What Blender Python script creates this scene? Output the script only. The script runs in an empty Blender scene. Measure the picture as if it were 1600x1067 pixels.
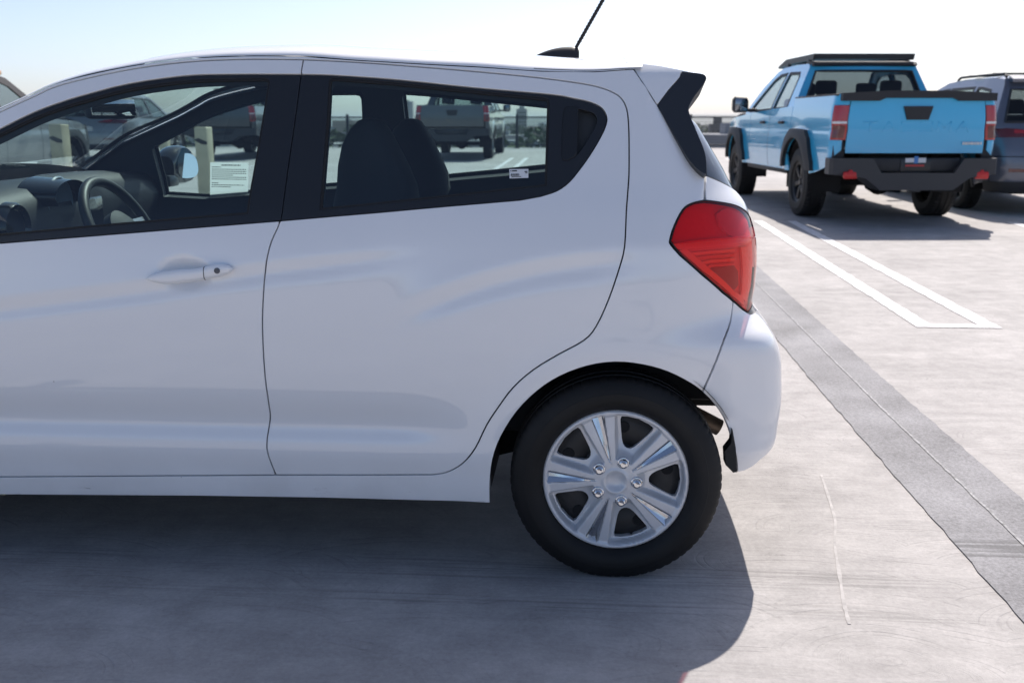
import bpy, bmesh, math, random
import numpy as np
from mathutils import Vector, Matrix, Euler
from mathutils.geometry import delaunay_2d_cdt
random.seed(7); rng = np.random.default_rng(7)
R = math.radians
scn = bpy.context.scene
COL = scn.collection

# ------------------------------------------------------------------ camera
CAM_H = 1.25; FPX = 1555.0
PITCH = math.atan(344.5/FPX); YAW = math.atan(111*math.cos(PITCH)/FPX)
_fw = np.array([-math.sin(YAW)*math.cos(PITCH), math.cos(YAW)*math.cos(PITCH), -math.sin(PITCH)])
_rt = np.array([math.cos(YAW), math.sin(YAW), 0.0]); _up = np.cross(_rt, _fw)
_C = np.array([0, 0, CAM_H])
cd = bpy.data.cameras.new('camera'); cam = bpy.data.objects.new('camera', cd); COL.objects.link(cam)
cd.sensor_width = 36; cd.lens = FPX/1600*36; cd.clip_start = .05; cd.clip_end = 60000
cam.matrix_world = Matrix(((_rt[0], _up[0], -_fw[0], 0), (_rt[1], _up[1], -_fw[1], 0), (_rt[2], _up[2], -_fw[2], CAM_H), (0, 0, 0, 1)))
cd.dof.use_dof = True; cd.dof.focus_distance = 2.85; cd.dof.aperture_fstop = 5.0
scn.camera = cam
# ------------------------------------------------------------------ sky, sun, exposure
SUN_EL = 50.0; SUN_AZ = 18.0            # degrees; azimuth measured from +y towards +x
w = bpy.data.worlds.new('World'); scn.world = w; w.use_nodes = True
nt = w.node_tree; bg = nt.nodes['Background']
sky = nt.nodes.new('ShaderNodeTexSky'); sky.sky_type = 'NISHITA'; sky.sun_disc = False
sky.sun_elevation = R(SUN_EL); sky.sun_rotation = R(SUN_AZ)
sky.air_density = 0.56; sky.dust_density = 1.4; sky.ozone_density = 1.0; sky.altitude = 0
nt.links.new(sky.outputs[0], bg.inputs[0]); bg.inputs[1].default_value = 0.125
sl = bpy.data.lights.new('sun', 'SUN'); sun = bpy.data.objects.new('sun', sl); COL.objects.link(sun)
sl.energy = 4.1; sl.angle = R(.53); sl.color = (1, .93, .86)
_sd = Vector((math.sin(R(SUN_AZ))*math.cos(R(SUN_EL)), math.cos(R(SUN_AZ))*math.cos(R(SUN_EL)), math.sin(R(SUN_EL))))
sun.rotation_euler = (-_sd).to_track_quat('-Z', 'Y').to_euler(); sun.location = (3, 6, 12)
vs = scn.view_settings; vs.view_transform = 'Standard'; vs.look = 'None'; vs.gamma = 1; vs.exposure = 0.52; vs.use_curve_mapping = False
scn.cycles.max_bounces = 10; scn.cycles.transparent_max_bounces = 16; scn.cycles.glossy_bounces = 5; scn.cycles.diffuse_bounces = 4

def ray(u, v): return _fw + _rt*((u-800.0)/FPX) - _up*((v-533.5)/FPX)
def aty(u, v, Y): d = ray(u, v); return _C + d*(Y/d[1])
def deck_z(y): return 0.010*max(0.0, y-4.5)
def on_deck(u, v):
    d = ray(u, v); t = -CAM_H/d[2]
    if t*d[1] > 4.5: t = (-CAM_H - .010*4.5)/(d[2] - .010*d[1])
    return _C + d*t

# ------------------------------------------------------------------ materials
def srgb(h):
    h = h.lstrip('#'); c = [int(h[i:i+2], 16)/255 for i in (0, 2, 4)]
    return tuple(x/12.92 if x <= .04045 else ((x+.055)/1.055)**2.4 for x in c)
MATS = {}
def mat(name, col=(.5, .5, .5), rough=.5, metal=0, coat=0, spec=.5, bump=None, vary=None, ior=1.5, coat_rough=.03, trans=0):
    if name in MATS: return MATS[name]
    m = bpy.data.materials.new(name); m.use_nodes = True; n = m.node_tree.nodes; L = m.node_tree.links
    b = n['Principled BSDF']; b.inputs['Base Color'].default_value = (*col, 1); b.inputs['Roughness'].default_value = rough
    b.inputs['Metallic'].default_value = metal; b.inputs['Coat Weight'].default_value = coat; b.inputs['Coat Roughness'].default_value = coat_rough
    b.inputs['Specular IOR Level'].default_value = spec; b.inputs['IOR'].default_value = ior; b.inputs['Transmission Weight'].default_value = trans
    tc = None
    if vary or bump:
        tc = n.new('ShaderNodeTexCoord')
    if vary:                                   # (scale, amount) tone variation
        nz = n.new('ShaderNodeTexNoise'); nz.inputs['Scale'].default_value = vary[0]; nz.inputs['Detail'].default_value = 6
        L.new(tc.outputs['Object'], nz.inputs['Vector'])
        mr = n.new('ShaderNodeMapRange'); mr.inputs[1].default_value = .3; mr.inputs[2].default_value = .7
        mr.inputs[3].default_value = 1-vary[1]; mr.inputs[4].default_value = 1+vary[1]; L.new(nz.outputs['Fac'], mr.inputs[0])
        mx = n.new('ShaderNodeMix'); mx.data_type = 'RGBA'; mx.blend_type = 'MULTIPLY'; mx.inputs[0].default_value = 1
        mx.inputs[6].default_value = (*col, 1); L.new(mr.outputs[0], mx.inputs[7]); L.new(mx.outputs[2], b.inputs['Base Color'])
    if bump:                                   # (scale, strength, distance)
        nb = n.new('ShaderNodeTexNoise'); nb.inputs['Scale'].default_value = bump[0]; nb.inputs['Detail'].default_value = 4
        L.new(tc.outputs['Object'], nb.inputs['Vector'])
        bp = n.new('ShaderNodeBump'); bp.inputs['Strength'].default_value = bump[1]; bp.inputs['Distance'].default_value = bump[2]
        L.new(nb.outputs['Fac'], bp.inputs['Height']); L.new(bp.outputs[0], b.inputs['Normal'])
    MATS[name] = m; return m
def glass(name, tint=(.7, .85, .86), ior=1.45):
    """thin sheet glass: tinted see-through plus mirror reflection by Fresnel"""
    if name in MATS: return MATS[name]
    m = bpy.data.materials.new(name); m.use_nodes = True; n = m.node_tree.nodes; L = m.node_tree.links
    n.remove(n['Principled BSDF']); o = n['Material Output']
    t = n.new('ShaderNodeBsdfTransparent'); t.inputs[0].default_value = (*tint, 1)
    g = n.new('ShaderNodeBsdfGlossy'); g.inputs['Roughness'].default_value = .0; g.inputs[0].default_value = (1, 1, 1, 1)
    f = n.new('ShaderNodeFresnel'); gm = n.new('ShaderNodeNewGeometry'); mi = n.new('ShaderNodeMix'); mi.inputs[2].default_value = ior; mi.inputs[3].default_value = 1/ior
    L.new(gm.outputs['Backfacing'], mi.inputs[0]); L.new(mi.outputs[0], f.inputs[0])    # a sheet reflects alike from both faces
    x = n.new('ShaderNodeMixShader'); L.new(f.outputs[0], x.inputs[0]); L.new(t.outputs[0], x.inputs[1]); L.new(g.outputs[0], x.inputs[2]); L.new(x.outputs[0], o.inputs[0])
    MATS[name] = m; return m

# ------------------------------------------------------------------ object helpers
def link(name, me, m=None, parent=None):
    o = bpy.data.objects.new(name, me); COL.objects.link(o)
    if m is not None and len(me.materials) == 0: me.materials.append(m)
    if parent is not None: o.parent = parent
    return o
def tag(o, label=None, cat=None, group=None, kind=None):
    if label: o['label'] = label
    if cat: o['category'] = cat
    if group: o['group'] = group
    if kind: o['kind'] = kind
    return o
def empty(name, loc=(0, 0, 0), rz=0, parent=None):
    o = bpy.data.objects.new(name, None); COL.objects.link(o); o.location = loc; o.rotation_euler = (0, 0, rz); o.empty_display_size = .2
    if parent is not None: o.parent = parent
    return o
def mesh(name, V, Fc, m=None, parent=None, smooth=True, normals=None, angle=None):
    me = bpy.data.meshes.new(name); me.from_pydata([tuple(map(float, v)) for v in V], [], [tuple(map(int, f)) for f in Fc]); me.validate()
    if smooth: me.polygons.foreach_set('use_smooth', [True]*len(me.polygons))
    if angle is not None: me.set_sharp_from_angle(angle=R(angle))
    me.update(); return link(name, me, m, parent)
class MB:
    """collects shapes of one part"""
    def __init__(s): s.V = []; s.F = []
    def add(s, V, F):
        k = len(s.V); s.V += [tuple(v) for v in V]; s.F += [tuple(i+k for i in f) for f in F]; return s
    def box(s, c, d, bev=0.0, rot=None, taper=None, seg=2):
        bm = bmesh.new(); bmesh.ops.create_cube(bm, size=1)
        for v in bm.verts:
            v.co = Vector((v.co.x*d[0], v.co.y*d[1], v.co.z*d[2]))
            if taper and v.co.z > 0: v.co.x *= taper[0]; v.co.y *= taper[1]
        if bev: bmesh.ops.bevel(bm, geom=bm.edges[:], offset=bev, segments=seg, affect='EDGES', profile=.5)
        M = (rot.to_matrix() if rot is not None else Matrix.Identity(3))
        V = [M @ v.co + Vector(c) for v in bm.verts]; bm.verts.index_update()
        F = [[v.index for v in f.verts] for f in bm.faces]; bm.free(); return s.add(V, F)
    def tube(s, path, r, n=10, caps=True):
        P = [Vector(p) for p in path]; rr = r if hasattr(r, '__len__') else [r]*len(P); V = []; F = []
        t0 = (P[1]-P[0]).normalized(); a = Vector((0, 0, 1)) if abs(t0.z) < .9 else Vector((1, 0, 0)); u = t0.cross(a).normalized()
        for i, p in enumerate(P):
            t = (P[min(i+1, len(P)-1)]-P[max(i-1, 0)]).normalized(); u = (u - t*u.dot(t)).normalized(); b = t.cross(u)
            for k in range(n): an = 2*math.pi*k/n; V.append(p + (u*math.cos(an)+b*math.sin(an))*rr[i])
        for i in range(len(P)-1):
            for k in range(n): F.append((i*n+k, i*n+(k+1) % n, (i+1)*n+(k+1) % n, (i+1)*n+k))
        if caps: F.append(tuple(range(n-1, -1, -1))); F.append(tuple((len(P)-1)*n+k for k in range(n)))
        return s.add(V, F)
    def lathe(s, prof, n=48, axis='y', c=(0, 0, 0), closed=False):
        """prof: (radius, axial) pairs"""
        V = []; F = []; m = len(prof)
        for k in range(n):
            a = 2*math.pi*k/n
            for r, h in prof:
                p = (r*math.cos(a), h, r*math.sin(a)) if axis == 'y' else ((h, r*math.cos(a), r*math.sin(a)) if axis == 'x' else (r*math.cos(a), r*math.sin(a), h))
                V.append((p[0]+c[0], p[1]+c[1], p[2]+c[2]))
        for k in range(n):
            for j in range(m if closed else m-1):
                F.append((k*m+j, k*m+(j+1) % m, ((k+1) % n)*m+(j+1) % m, ((k+1) % n)*m+j))
        return s.add(V, F)
    def prism(s, poly, a, b, axis='y'):
        """poly in the plane normal to axis, from a to b"""
        f = {'y': lambda p, h: (p[0], h, p[1]), 'x': lambda p, h: (h, p[0], p[1]), 'z': lambda p, h: (p[0], p[1], h)}[axis]
        n = len(poly); V = [f(p, a) for p in poly]+[f(p, b) for p in poly]
        return s.add(V, [tuple(range(n)), tuple(range(2*n-1, n-1, -1))]+[(i, i+n, (i+1) % n+n, (i+1) % n) for i in range(n)])
    def loft(s, secs, close_ring=True, caps=True):
        n = len(secs[0]); V = [p for q in secs for p in q]; F = []
        for i in range(len(secs)-1):
            for k in range(n if close_ring else n-1): F.append((i*n+k, i*n+(k+1) % n, (i+1)*n+(k+1) % n, (i+1)*n+k))
        if caps and close_ring: F.append(tuple(range(n-1, -1, -1))); F.append(tuple((len(secs)-1)*n+k for k in range(n)))
        return s.add(V, F)
    def build(s, name, m, parent=None, smooth=True, angle=35, recalc=True):
        me = bpy.data.meshes.new(name); me.from_pydata([tuple(map(float, v)) for v in s.V], [], s.F); me.validate()
        if recalc:
            bm = bmesh.new(); bm.from_mesh(me); bmesh.ops.recalc_face_normals(bm, faces=bm.faces[:]); bm.to_mesh(me); bm.free()
        if smooth:
            me.polygons.foreach_set('use_smooth', [True]*len(me.polygons)); me.set_sharp_from_angle(angle=R(angle))
        me.update(); return link(name, me, m, parent)
def bez(p0, p1, p2, p3, n):
    return [tuple((1-t)**3*a+3*(1-t)**2*t*b+3*(1-t)*t*t*c+t**3*d for a, b, c, d in zip(p0, p1, p2, p3)) for t in [i/n for i in range(n+1)]]
def cr(pts, n=4):
    """Catmull-Rom through points"""
    P = [np.array(p, float) for p in pts]; out = []
    for i in range(len(P)-1):
        p0 = P[i-1] if i else 2*P[0]-P[1]; p1, p2 = P[i], P[i+1]; p3 = P[i+2] if i+2 < len(P) else 2*P[-1]-P[-2]
        for k in range(n):
            t = k/n; out.append(tuple(.5*((2*p1)+(p2-p0)*t+(2*p0-5*p1+4*p2-p3)*t*t+(3*p1-p0-3*p2+p3)*t**3)))
    out.append(tuple(P[-1])); return out
def smooth_table(tab):
    """cubic (Catmull-Rom) interpolation of a table, vectorised"""
    X = np.array([a for a, b in tab], float); Y = np.array([b for a, b in tab], float)
    D = np.gradient(Y, X)
    def f(x):
        x = np.clip(np.asarray(x, float), X[0], X[-1]); i = np.clip(np.searchsorted(X, x)-1, 0, len(X)-2)
        h = X[i+1]-X[i]; t = (x-X[i])/h
        return (2*t**3-3*t**2+1)*Y[i]+(t**3-2*t**2+t)*h*D[i]+(-2*t**3+3*t**2)*Y[i+1]+(t**3-t**2)*h*D[i+1]
    return f
def sstep(a, b, x): t = np.clip((np.asarray(x, float)-a)/(b-a), 0, 1); return t*t*(3-2*t)
def softplus(x, wd): return wd*np.logaddexp(0, np.asarray(x)/wd)

# ------------------------------------------------------------------ vehicle side surfaces
class Surf:
    """Side of a vehicle as a surface over (q, z): q runs rearwards along the flank, round the rear corner and across the tail to the
    centre line (and the same way forwards round the nose). Local axes: X rearward, S to the vehicle's right, z up; hw = half width."""
    def __init__(s, hw, base, rear, ry, q0, lc, front, ryf, qf, lcf, crown=.02, crownf=.05):
        s.hw, s.base, s.rear, s.ry, s.q0, s.lc = hw, base, rear, ry, q0, lc
        s.front, s.ryf, s.qf, s.lcf, s.crown, s.crownf = front, ryf, qf, lcf, crown, crownf
        s.q1 = q0+lc; s.q2 = s.q1+hw; s.qf1 = qf-lcf; s.qf2 = s.qf1-hw
    def XT(s, q, z):
        q = np.asarray(q, float); z = np.asarray(z, float); xr = s.rear(z); xf = s.front(z)
        qs = np.clip(q, s.qf, s.q0); T0 = s.base(qs, z)
        ph = np.clip((q-s.q0)/s.lc, 0, 1)*math.pi/2; ry = s.ry(z)
        X = qs + (xr-s.q0)*np.sin(ph); T = T0+ry*(1-np.cos(ph))
        k = np.clip((q-s.q1)/s.hw, 0, 1); T = T+(s.hw-T)*k; X = X+s.crown*(1-(1-k)**2)*(k > 0)
        pf = np.clip((s.qf-q)/s.lcf, 0, 1)*math.pi/2; ryf = s.ryf(z)
        X = X-(s.qf-xf)*np.sin(pf); T = T+ryf*(1-np.cos(pf))*(pf > 0)
        kf = np.clip((s.qf1-q)/s.hw, 0, 1); T = T+(s.hw-T)*kf; X = X-s.crownf*(1-(1-kf)**2)*(kf > 0)
        return X, T
    def P(s, q, z):
        X, T = s.XT(q, z); z = np.broadcast_to(np.asarray(z, float), np.shape(X)); return np.stack([X, T-s.hw, z], -1)
    def N(s, q, z, e=2e-3):
        if hasattr(s, 'q2'): q = np.clip(q, s.qf2+.004, s.q2-.004)
        a = s.P(q+e, z)-s.P(q-e, z); b = s.P(q, z+e)-s.P(q, z-e); n = np.cross(a, b); return n/np.maximum(np.linalg.norm(n, axis=-1, keepdims=True), 1e-9)
def inpoly(P, poly):
    x, y = P[:, 0], P[:, 1]; c = np.zeros(len(P), bool); n = len(poly)
    for i in range(n):
        x0, y0 = poly[i]; x1, y1 = poly[(i+1) % n]
        if y0 == y1: continue
        k = ((y0 > y) != (y1 > y)) & (x < (x1-x0)*(y-y0)/(y1-y0)+x0); c ^= k
    return c
def resample(poly, step):
    out = []
    for i, p in enumerate(poly):
        q = poly[(i+1) % len(poly)]; d = math.dist(p, q)
        if d < 1e-6: continue
        n = max(1, int(math.ceil(d/step)))
        for k in range(n): out.append((p[0]+(q[0]-p[0])*k/n, p[1]+(q[1]-p[1])*k/n))
    res = [out[0]]
    for p in out[1:]:
        if math.dist(p, res[-1]) > step*.12: res.append(p)
    if math.dist(res[0], res[-1]) < step*.12: res.pop()
    return res
def area(poly): return .5*sum(poly[i][0]*poly[(i+1) % len(poly)][1]-poly[(i+1) % len(poly)][0]*poly[i][1] for i in range(len(poly)))
def inset_poly(poly, d):
    if area(poly) < 0: poly = poly[::-1]
    n = len(poly); out = []
    for i in range(n):
        a, b, c = map(np.array, (poly[i-1], poly[i], poly[(i+1) % n])); e1 = b-a; e2 = c-b
        e1 = e1/max(np.linalg.norm(e1), 1e-9); e2 = e2/max(np.linalg.norm(e2), 1e-9)
        n1 = np.array([-e1[1], e1[0]]); n2 = np.array([-e2[1], e2[0]]); m = n1+n2; L = np.linalg.norm(m)
        m = m/L if L > .2 else n1; k = 1/max(.45, m@n1); out.append(tuple(b+m*d*k))
    return out
PCACHE = {}
def patch(name, S, poly, m, parent=None, holes=(), step=.014, inset=.002, off=0.0, rim=.012, mirror=False, key=None, gridz=None, offf=None):
    """fills the outline (q,z) with triangles lying on S; off sinks (-) or lifts (+) it, rim turns its edges inwards by that depth"""
    key = key or (name, id(poly))
    if key in PCACHE: q, z, tris, rings = PCACHE[key]
    else:
        loops = []
        for k, pl in enumerate([poly]+list(holes)):
            pl = resample(pl, step); pl = inset_poly(pl, inset if k == 0 else -inset)
            loops.append(pl)
        pts = [p for l in loops for p in l]; edges = []; k = 0; rings = []
        for l in loops:
            edges += [(k+i, k+(i+1) % len(l)) for i in range(len(l))]; k += len(l)
        B = np.array(pts); gz = gridz or step
        gx = np.arange(B[:, 0].min()+step*.5, B[:, 0].max(), step); gy = np.arange(B[:, 1].min()+gz*.5, B[:, 1].max(), gz)
        G = np.stack(np.meshgrid(gx, gy), -1).reshape(-1, 2); ins = inpoly(G, loops[0])
        for h in loops[1:]: ins &= ~inpoly(G, h)
        G = G[ins]
        if len(G):
            near = np.zeros(len(G), bool)
            for c in range(0, len(G), 2000):
                dd = ((G[c:c+2000, None, :]-B[None])**2).sum(-1).min(1); near[c:c+2000] = dd < (step*.45)**2
            G = G[~near]
        A = [Vector(p) for p in pts]+[Vector(p) for p in G]
        v2, e2, f2, *_r = delaunay_2d_cdt(A, edges, [], 0, 1e-7)
        vv = np.array([tuple(p) for p in v2]); tri = np.array([tuple(f) for f in f2 if len(f) == 3])
        cen = vv[tri].mean(1); ok = inpoly(cen, loops[0])
        for h in loops[1:]: ok &= ~inpoly(cen, h)
        tris = tri[ok]; q, z = vv[:, 0], vv[:, 1]; PCACHE[key] = (q, z, tris, rings)
    P = S.P(q, z); N = S.N(q, z); o_ = off if offf is None else off+offf(q, z)[:, None]
    P = P+N*o_
    V = [tuple(p) for p in P]; Fc = [tuple(t) for t in tris]; nrm = [tuple(x) for x in N]; LN = [[nrm[i] for i in t] for t in Fc]
    if rim:
        cnt = {}
        for t in Fc:
            for a, b in ((t[0], t[1]), (t[1], t[2]), (t[2], t[0])): cnt[(a, b)] = cnt.get((a, b), 0)+1
        bd = [e for e in cnt if (e[1], e[0]) not in cnt]; bv = {}
        out = {}
        for a, b in bd:
            e = P[b]-P[a]; d = np.cross(e, N[a]); L = np.linalg.norm(d)
            if L > 1e-9:
                for i in (a, b): out[i] = out.get(i, 0)+d/L
        for i in out:
            d = out[i]; d = d/max(np.linalg.norm(d), 1e-9); k = len(V); bv[i] = (k, k+1, d)
            V.append(tuple(P[i]+d*.0010-N[i]*.0010)); V.append(tuple(P[i]+d*.0010-N[i]*rim))
        for a, b in bd:
            if a in bv and b in bv:
                k, l = bv[a], bv[b]
                Fc.append((b, a, k[0], l[0])); LN.append([N[b], N[a], k[2], l[2]])
                Fc.append((l[0], k[0], k[1], l[1])); LN.append([l[2], k[2], k[2], l[2]])
    # orientation: normals must point out of the vehicle (S negative side = outwards)
    tt = np.array(tris); flip = (np.cross(P[tt[:, 1]]-P[tt[:, 0]], P[tt[:, 2]]-P[tt[:, 0]])*N[tt[:, 0]]).sum() < 0
    if flip: Fc = [f[::-1] for f in Fc]; LN = [l[::-1] for l in LN]
    if mirror:
        V = [(v[0], -v[1], v[2]) for v in V]; Fc = [f[::-1] for f in Fc]; LN = [[(n[0], -n[1], n[2]) for n in l[::-1]] for l in LN]
    me = bpy.data.meshes.new(name); me.from_pydata(V, [], Fc)
    me.polygons.foreach_set('use_smooth', [True]*len(me.polygons))
    me.normals_split_custom_set([tuple(map(float, n)) for l in LN for n in l]); me.update()
    return link(name, me, m, parent)
def bmobj(name, fn, m, parent=None, angle=35):
    bm = bmesh.new(); fn(bm); me = bpy.data.meshes.new(name); bm.to_mesh(me); bm.free()
    me.polygons.foreach_set('use_smooth', [True]*len(me.polygons)); me.set_sharp_from_angle(angle=R(angle)); return link(name, me, m, parent)
def copy_tree(o, parent=None):
    c = o.copy(); COL.objects.link(c); c.parent = parent
    for ch in o.children: copy_tree(ch, c)
    return c

# ================================================================== the white hatchback
HW = .7975; Y0 = 2.577; HLOC = np.array([.104, Y0+HW, 0.0])
def _tab(pts, dy=0.0):
    L = sorted((aty(u, v, Y0+dy)[0]-HLOC[0], aty(u, v, Y0+dy)[2]) for u, v in pts); return L
_tb = smooth_table([(.10, .075), (.15, .055), (.20, .040), (.25, .031), (.29, .027), (.34, .019), (.40, .017), (.5, .010), (.6, .003), (.7, 0), (.8, .002), (.88, .008),
                    (.94, .017), (1.0, .034), (1.1, .078), (1.2, .122), (1.3, .166), (1.4, .212), (1.5, .26)])
_zc1 = smooth_table([(-3.2, .77)]+_tab([(0, 467), (120, 452), (230, 438), (365, 416), (500, 400), (680, 379)])+[(.6, .98)])
_zh = smooth_table([(-.9, .60)]+_tab([(560, 516), (600, 488), (650, 462), (700, 443), (770, 420), (850, 402), (920, 392), (980, 386)])+[(.6, .86)])
_cup = (aty(286, 428.5, Y0)-HLOC)[[0, 2]]
def hatch_base(X, z, cup=True):
    t = _tb(z); X = np.asarray(X, float)
    A = .017*(1-sstep(-.62, -.36, X)); dz = z-.425
    t = t + A*np.exp(-(dz/np.where(dz < 0, .034, .062))**2)
    A1 = 1-sstep(-.85, -.45, X); d = z-_zc1(X)
    t = t + A1*(.0065*np.exp(-((d+.032)/.022)**2) + .010*(1-np.exp(-softplus(d, .004)/.07)))
    Ah = sstep(-.66, -.42, X); dh = z-_zh(X)
    t = t + Ah*(.018*(1-np.exp(-softplus(dh, .005)/.085)) + .0085*np.exp(-((dh+.045)/.028)**2)*(1-sstep(-.12, .1, X)))
    rr = np.sqrt(X**2+(z-.285)**2); t = t - .007*np.exp(-((rr-.36)/.05)**2)
    rf = np.sqrt((X+2.385)**2+(z-.285)**2); t = t - .007*np.exp(-((rf-.36)/.05)**2)
    if cup: ex = (X-_cup[0])/.088; ez = (z-_cup[1])/.0515; t = t + .020*sstep(0, .75, 1-np.sqrt(ex*ex+ez*ez))
    t = t + .045*np.maximum(0, X+.45)**2 + .05*np.maximum(0, -1.7-X)**2
    return t
# tail outline seen against the light: (u, v) on the silhouette -> rearmost X over height
_sil = [(1078, 175), (1088.7, 184), (1104.6, 208), (1119, 233.6), (1136.5, 265.5), (1151, 296), (1165.5, 316), (1174, 341), (1181, 372), (1183, 400), (1181, 443), (1178, 478),
        (1194, 500), (1207, 522.4), (1215, 552), (1217, 582), (1217, 622), (1212.6, 657), (1207, 687), (1196, 708)]
_rt_ = sorted([(aty(u, v, Y0+.27)[2], aty(u, v, Y0+.27)[0]-HLOC[0]) for u, v in _sil])
_rt_ = [(_rt_[0][0]-.25, _rt_[0][1]-.16), (_rt_[0][0]-.1, _rt_[0][1]-.06)]+_rt_+[(1.40, _rt_[-1][1]-.05), (1.5, _rt_[-1][1]-.11)]
_rear = smooth_table(_rt_)
_front = smooth_table([(.1, -2.9), (.2, -2.98), (.35, -3.06), (.5, -3.09), (.6, -3.08), (.7, -3.04), (.8, -2.97), (.9, -2.87), (1.0, -2.70), (1.1, -2.55), (1.5, -2.46)])
HS_ARGS = (_rear, smooth_table([(.1, .22), (.5, .225), (.64, .225), (.672, .228), (.715, .29), (.74, .295), (.9, .28), (1.1, .22), (1.5, .20)]), .06, .36, _front, lambda z: .36+0*np.asarray(z), -2.42, .6)
HS = Surf(HW, hatch_base, *HS_ARGS); HS0 = Surf(HW, lambda X, z: hatch_base(X, z, False), *HS_ARGS)
def qz(u, v):
    """the point of the flank that the survey ray (u, v) meets"""
    d = ray(u, v); p = aty(u, v, Y0+.05); x = np.array([min(p[0]-HLOC[0], .36), p[2]])
    for _ in range(40):
        def res(x):
            P = HS.P(x[0], x[1])+HLOC-_C; return np.array([P@_rt/(P@_fw)*FPX+800-u, -(P@_up)/(P@_fw)*FPX+533.5-v])
        r = res(x)
        if np.abs(r).max() < .02: break
        e = 1e-4; J = np.stack([(res(x+[e, 0])-r)/e, (res(x+[0, e])-r)/e], 1)
        try: st = np.linalg.lstsq(J, -r, rcond=.02)[0]
        except Exception: break
        x = x+np.clip(st, -.08, .08); x[0] = min(x[0], HS.q1+.05)
    return (float(x[0]), float(x[1]))
def Q(pts): return [qz(u, v) for u, v in pts]

def white_paint():
    m = bpy.data.materials.new('white_paint'); m.use_nodes = True; n = m.node_tree.nodes; L = m.node_tree.links; b = n['Principled BSDF']
    b.inputs['Roughness'].default_value = .55; b.inputs['Coat Weight'].default_value = 1; b.inputs['Coat Roughness'].default_value = .012; b.inputs['Coat IOR'].default_value = 1.75
    def N(t): return n.new(t)
    def rng_(x, a, c, lo, hi):
        o = N('ShaderNodeMapRange'); o.interpolation_type = 'SMOOTHSTEP'; L.new(x, o.inputs[0])
        for i, v in enumerate((a, c, lo, hi)): o.inputs[i+1].default_value = v
        return o.outputs[0]
    def mul(a, c):
        o = N('ShaderNodeMath'); o.operation = 'MULTIPLY'; L.new(a, o.inputs[0]); L.new(c, o.inputs[1]); return o.outputs[0]
    tc = N('ShaderNodeTexCoord'); sp = N('ShaderNodeSeparateXYZ'); L.new(tc.outputs['Object'], sp.inputs[0])
    mp = N('ShaderNodeMapping'); mp.inputs['Scale'].default_value = (9, 9, 40); L.new(tc.outputs['Object'], mp.inputs['Vector'])
    nz = N('ShaderNodeTexNoise'); nz.inputs['Scale'].default_value = 1; nz.inputs['Detail'].default_value = 7; nz.inputs['Roughness'].default_value = .68; L.new(mp.outputs[0], nz.inputs['Vector'])
    dirt = mul(rng_(nz.outputs['Fac'], .60, .74, 0, .8), rng_(sp.outputs['Z'], .215, .262, 1, 0))
    film = rng_(sp.outputs['Z'], .20, .40, .16, 0); n2 = N('ShaderNodeTexNoise'); n2.inputs['Scale'].default_value = 5; n2.inputs['Detail'].default_value = 6; L.new(tc.outputs['Object'], n2.inputs['Vector'])
    film = mul(film, rng_(n2.outputs['Fac'], .35, .7, .2, 1))
    vo = N('ShaderNodeTexVoronoi'); vo.inputs['Scale'].default_value = 7.5; L.new(tc.outputs['Object'], vo.inputs['Vector']); chip = rng_(vo.outputs['Distance'], .008, .022, .55, 0)
    a1 = N('ShaderNodeMath'); a1.operation = 'MAXIMUM'; L.new(dirt, a1.inputs[0]); L.new(film, a1.inputs[1]); a2 = N('ShaderNodeMath'); a2.operation = 'MAXIMUM'; L.new(a1.outputs[0], a2.inputs[0]); L.new(chip, a2.inputs[1])
    mx = N('ShaderNodeMix'); mx.data_type = 'RGBA'; L.new(a2.outputs[0], mx.inputs[0]); mx.inputs[6].default_value = (.86, .865, .875, 1); mx.inputs[7].default_value = (.22, .19, .16, 1); L.new(mx.outputs[2], b.inputs['Base Color']); return m
M_white = white_paint()
M_trim = mat('satin_black_trim', (.018, .020, .024), .30)
M_rubber = mat('rubber', (.012, .012, .013), .7, bump=(90, .3, .002))
M_tyre = mat('tyre_rubber', (.0085, .0085, .009), .6, spec=.35, bump=(160, .25, .001), vary=(5, .45))
M_dark = mat('dark_interior', (.030, .034, .038), .7)
M_cloth = mat('seat_cloth', (.022, .025, .029), .9, bump=(400, .4, .001))
M_trimgrey = mat('interior_trim_grey', (.035, .037, .042), .6)
M_silver = mat('silver_plastic', (.42, .44, .47), .38, metal=.55, vary=(30, .03))
M_hub = mat('hubcap_silver_paint', (.66, .67, .69), .34, metal=.25, vary=(14, .05))
M_chrome = mat('chrome', (.72, .73, .75), .07, metal=1)
M_steel = mat('black_wheel_steel', (.018, .017, .017), .55, vary=(20, .4))
M_rust = mat('rusty_steel', (.26, .10, .05), .85, vary=(40, .5))
M_pipe = mat('exhaust_steel', (.17, .13, .10), .45, metal=.8, vary=(25, .4))
M_under = mat('underbody_black', (.006, .006, .007), .9)
M_black = mat('gloss_black', (.008, .009, .011), .12, coat=.6)
M_glass = glass('window_glass', (.68, .81, .81), 1.75)
M_wind = glass('windscreen_glass', (.70, .82, .81))
M_rearglass = glass('rear_privacy_glass', (.30, .36, .37), 2.2)
M_mirror = mat('mirror_glass', (.85, .87, .88), .01, metal=1)
M_red = mat('red_lens', (.34, .004, .008), .10, spec=.35, coat=.35, coat_rough=.01)
M_red2 = mat('red_lens_bright', (.80, .008, .008), .14, spec=.25, coat=.25, coat_rough=.01)
M_red3 = mat('red_lens_deep', (.22, .003, .006), .16, spec=.3, coat=.25, coat_rough=.01)
M_lensu = glass('lamp_lens_upper', (.95, .30, .32), 1.45); M_lensl = glass('lamp_lens_lower', (1.0, .55, .50), 1.36)
M_bowl = mat('lamp_reflector', (.88, .04, .045), .3, bump=(60, .5, .004))
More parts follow.
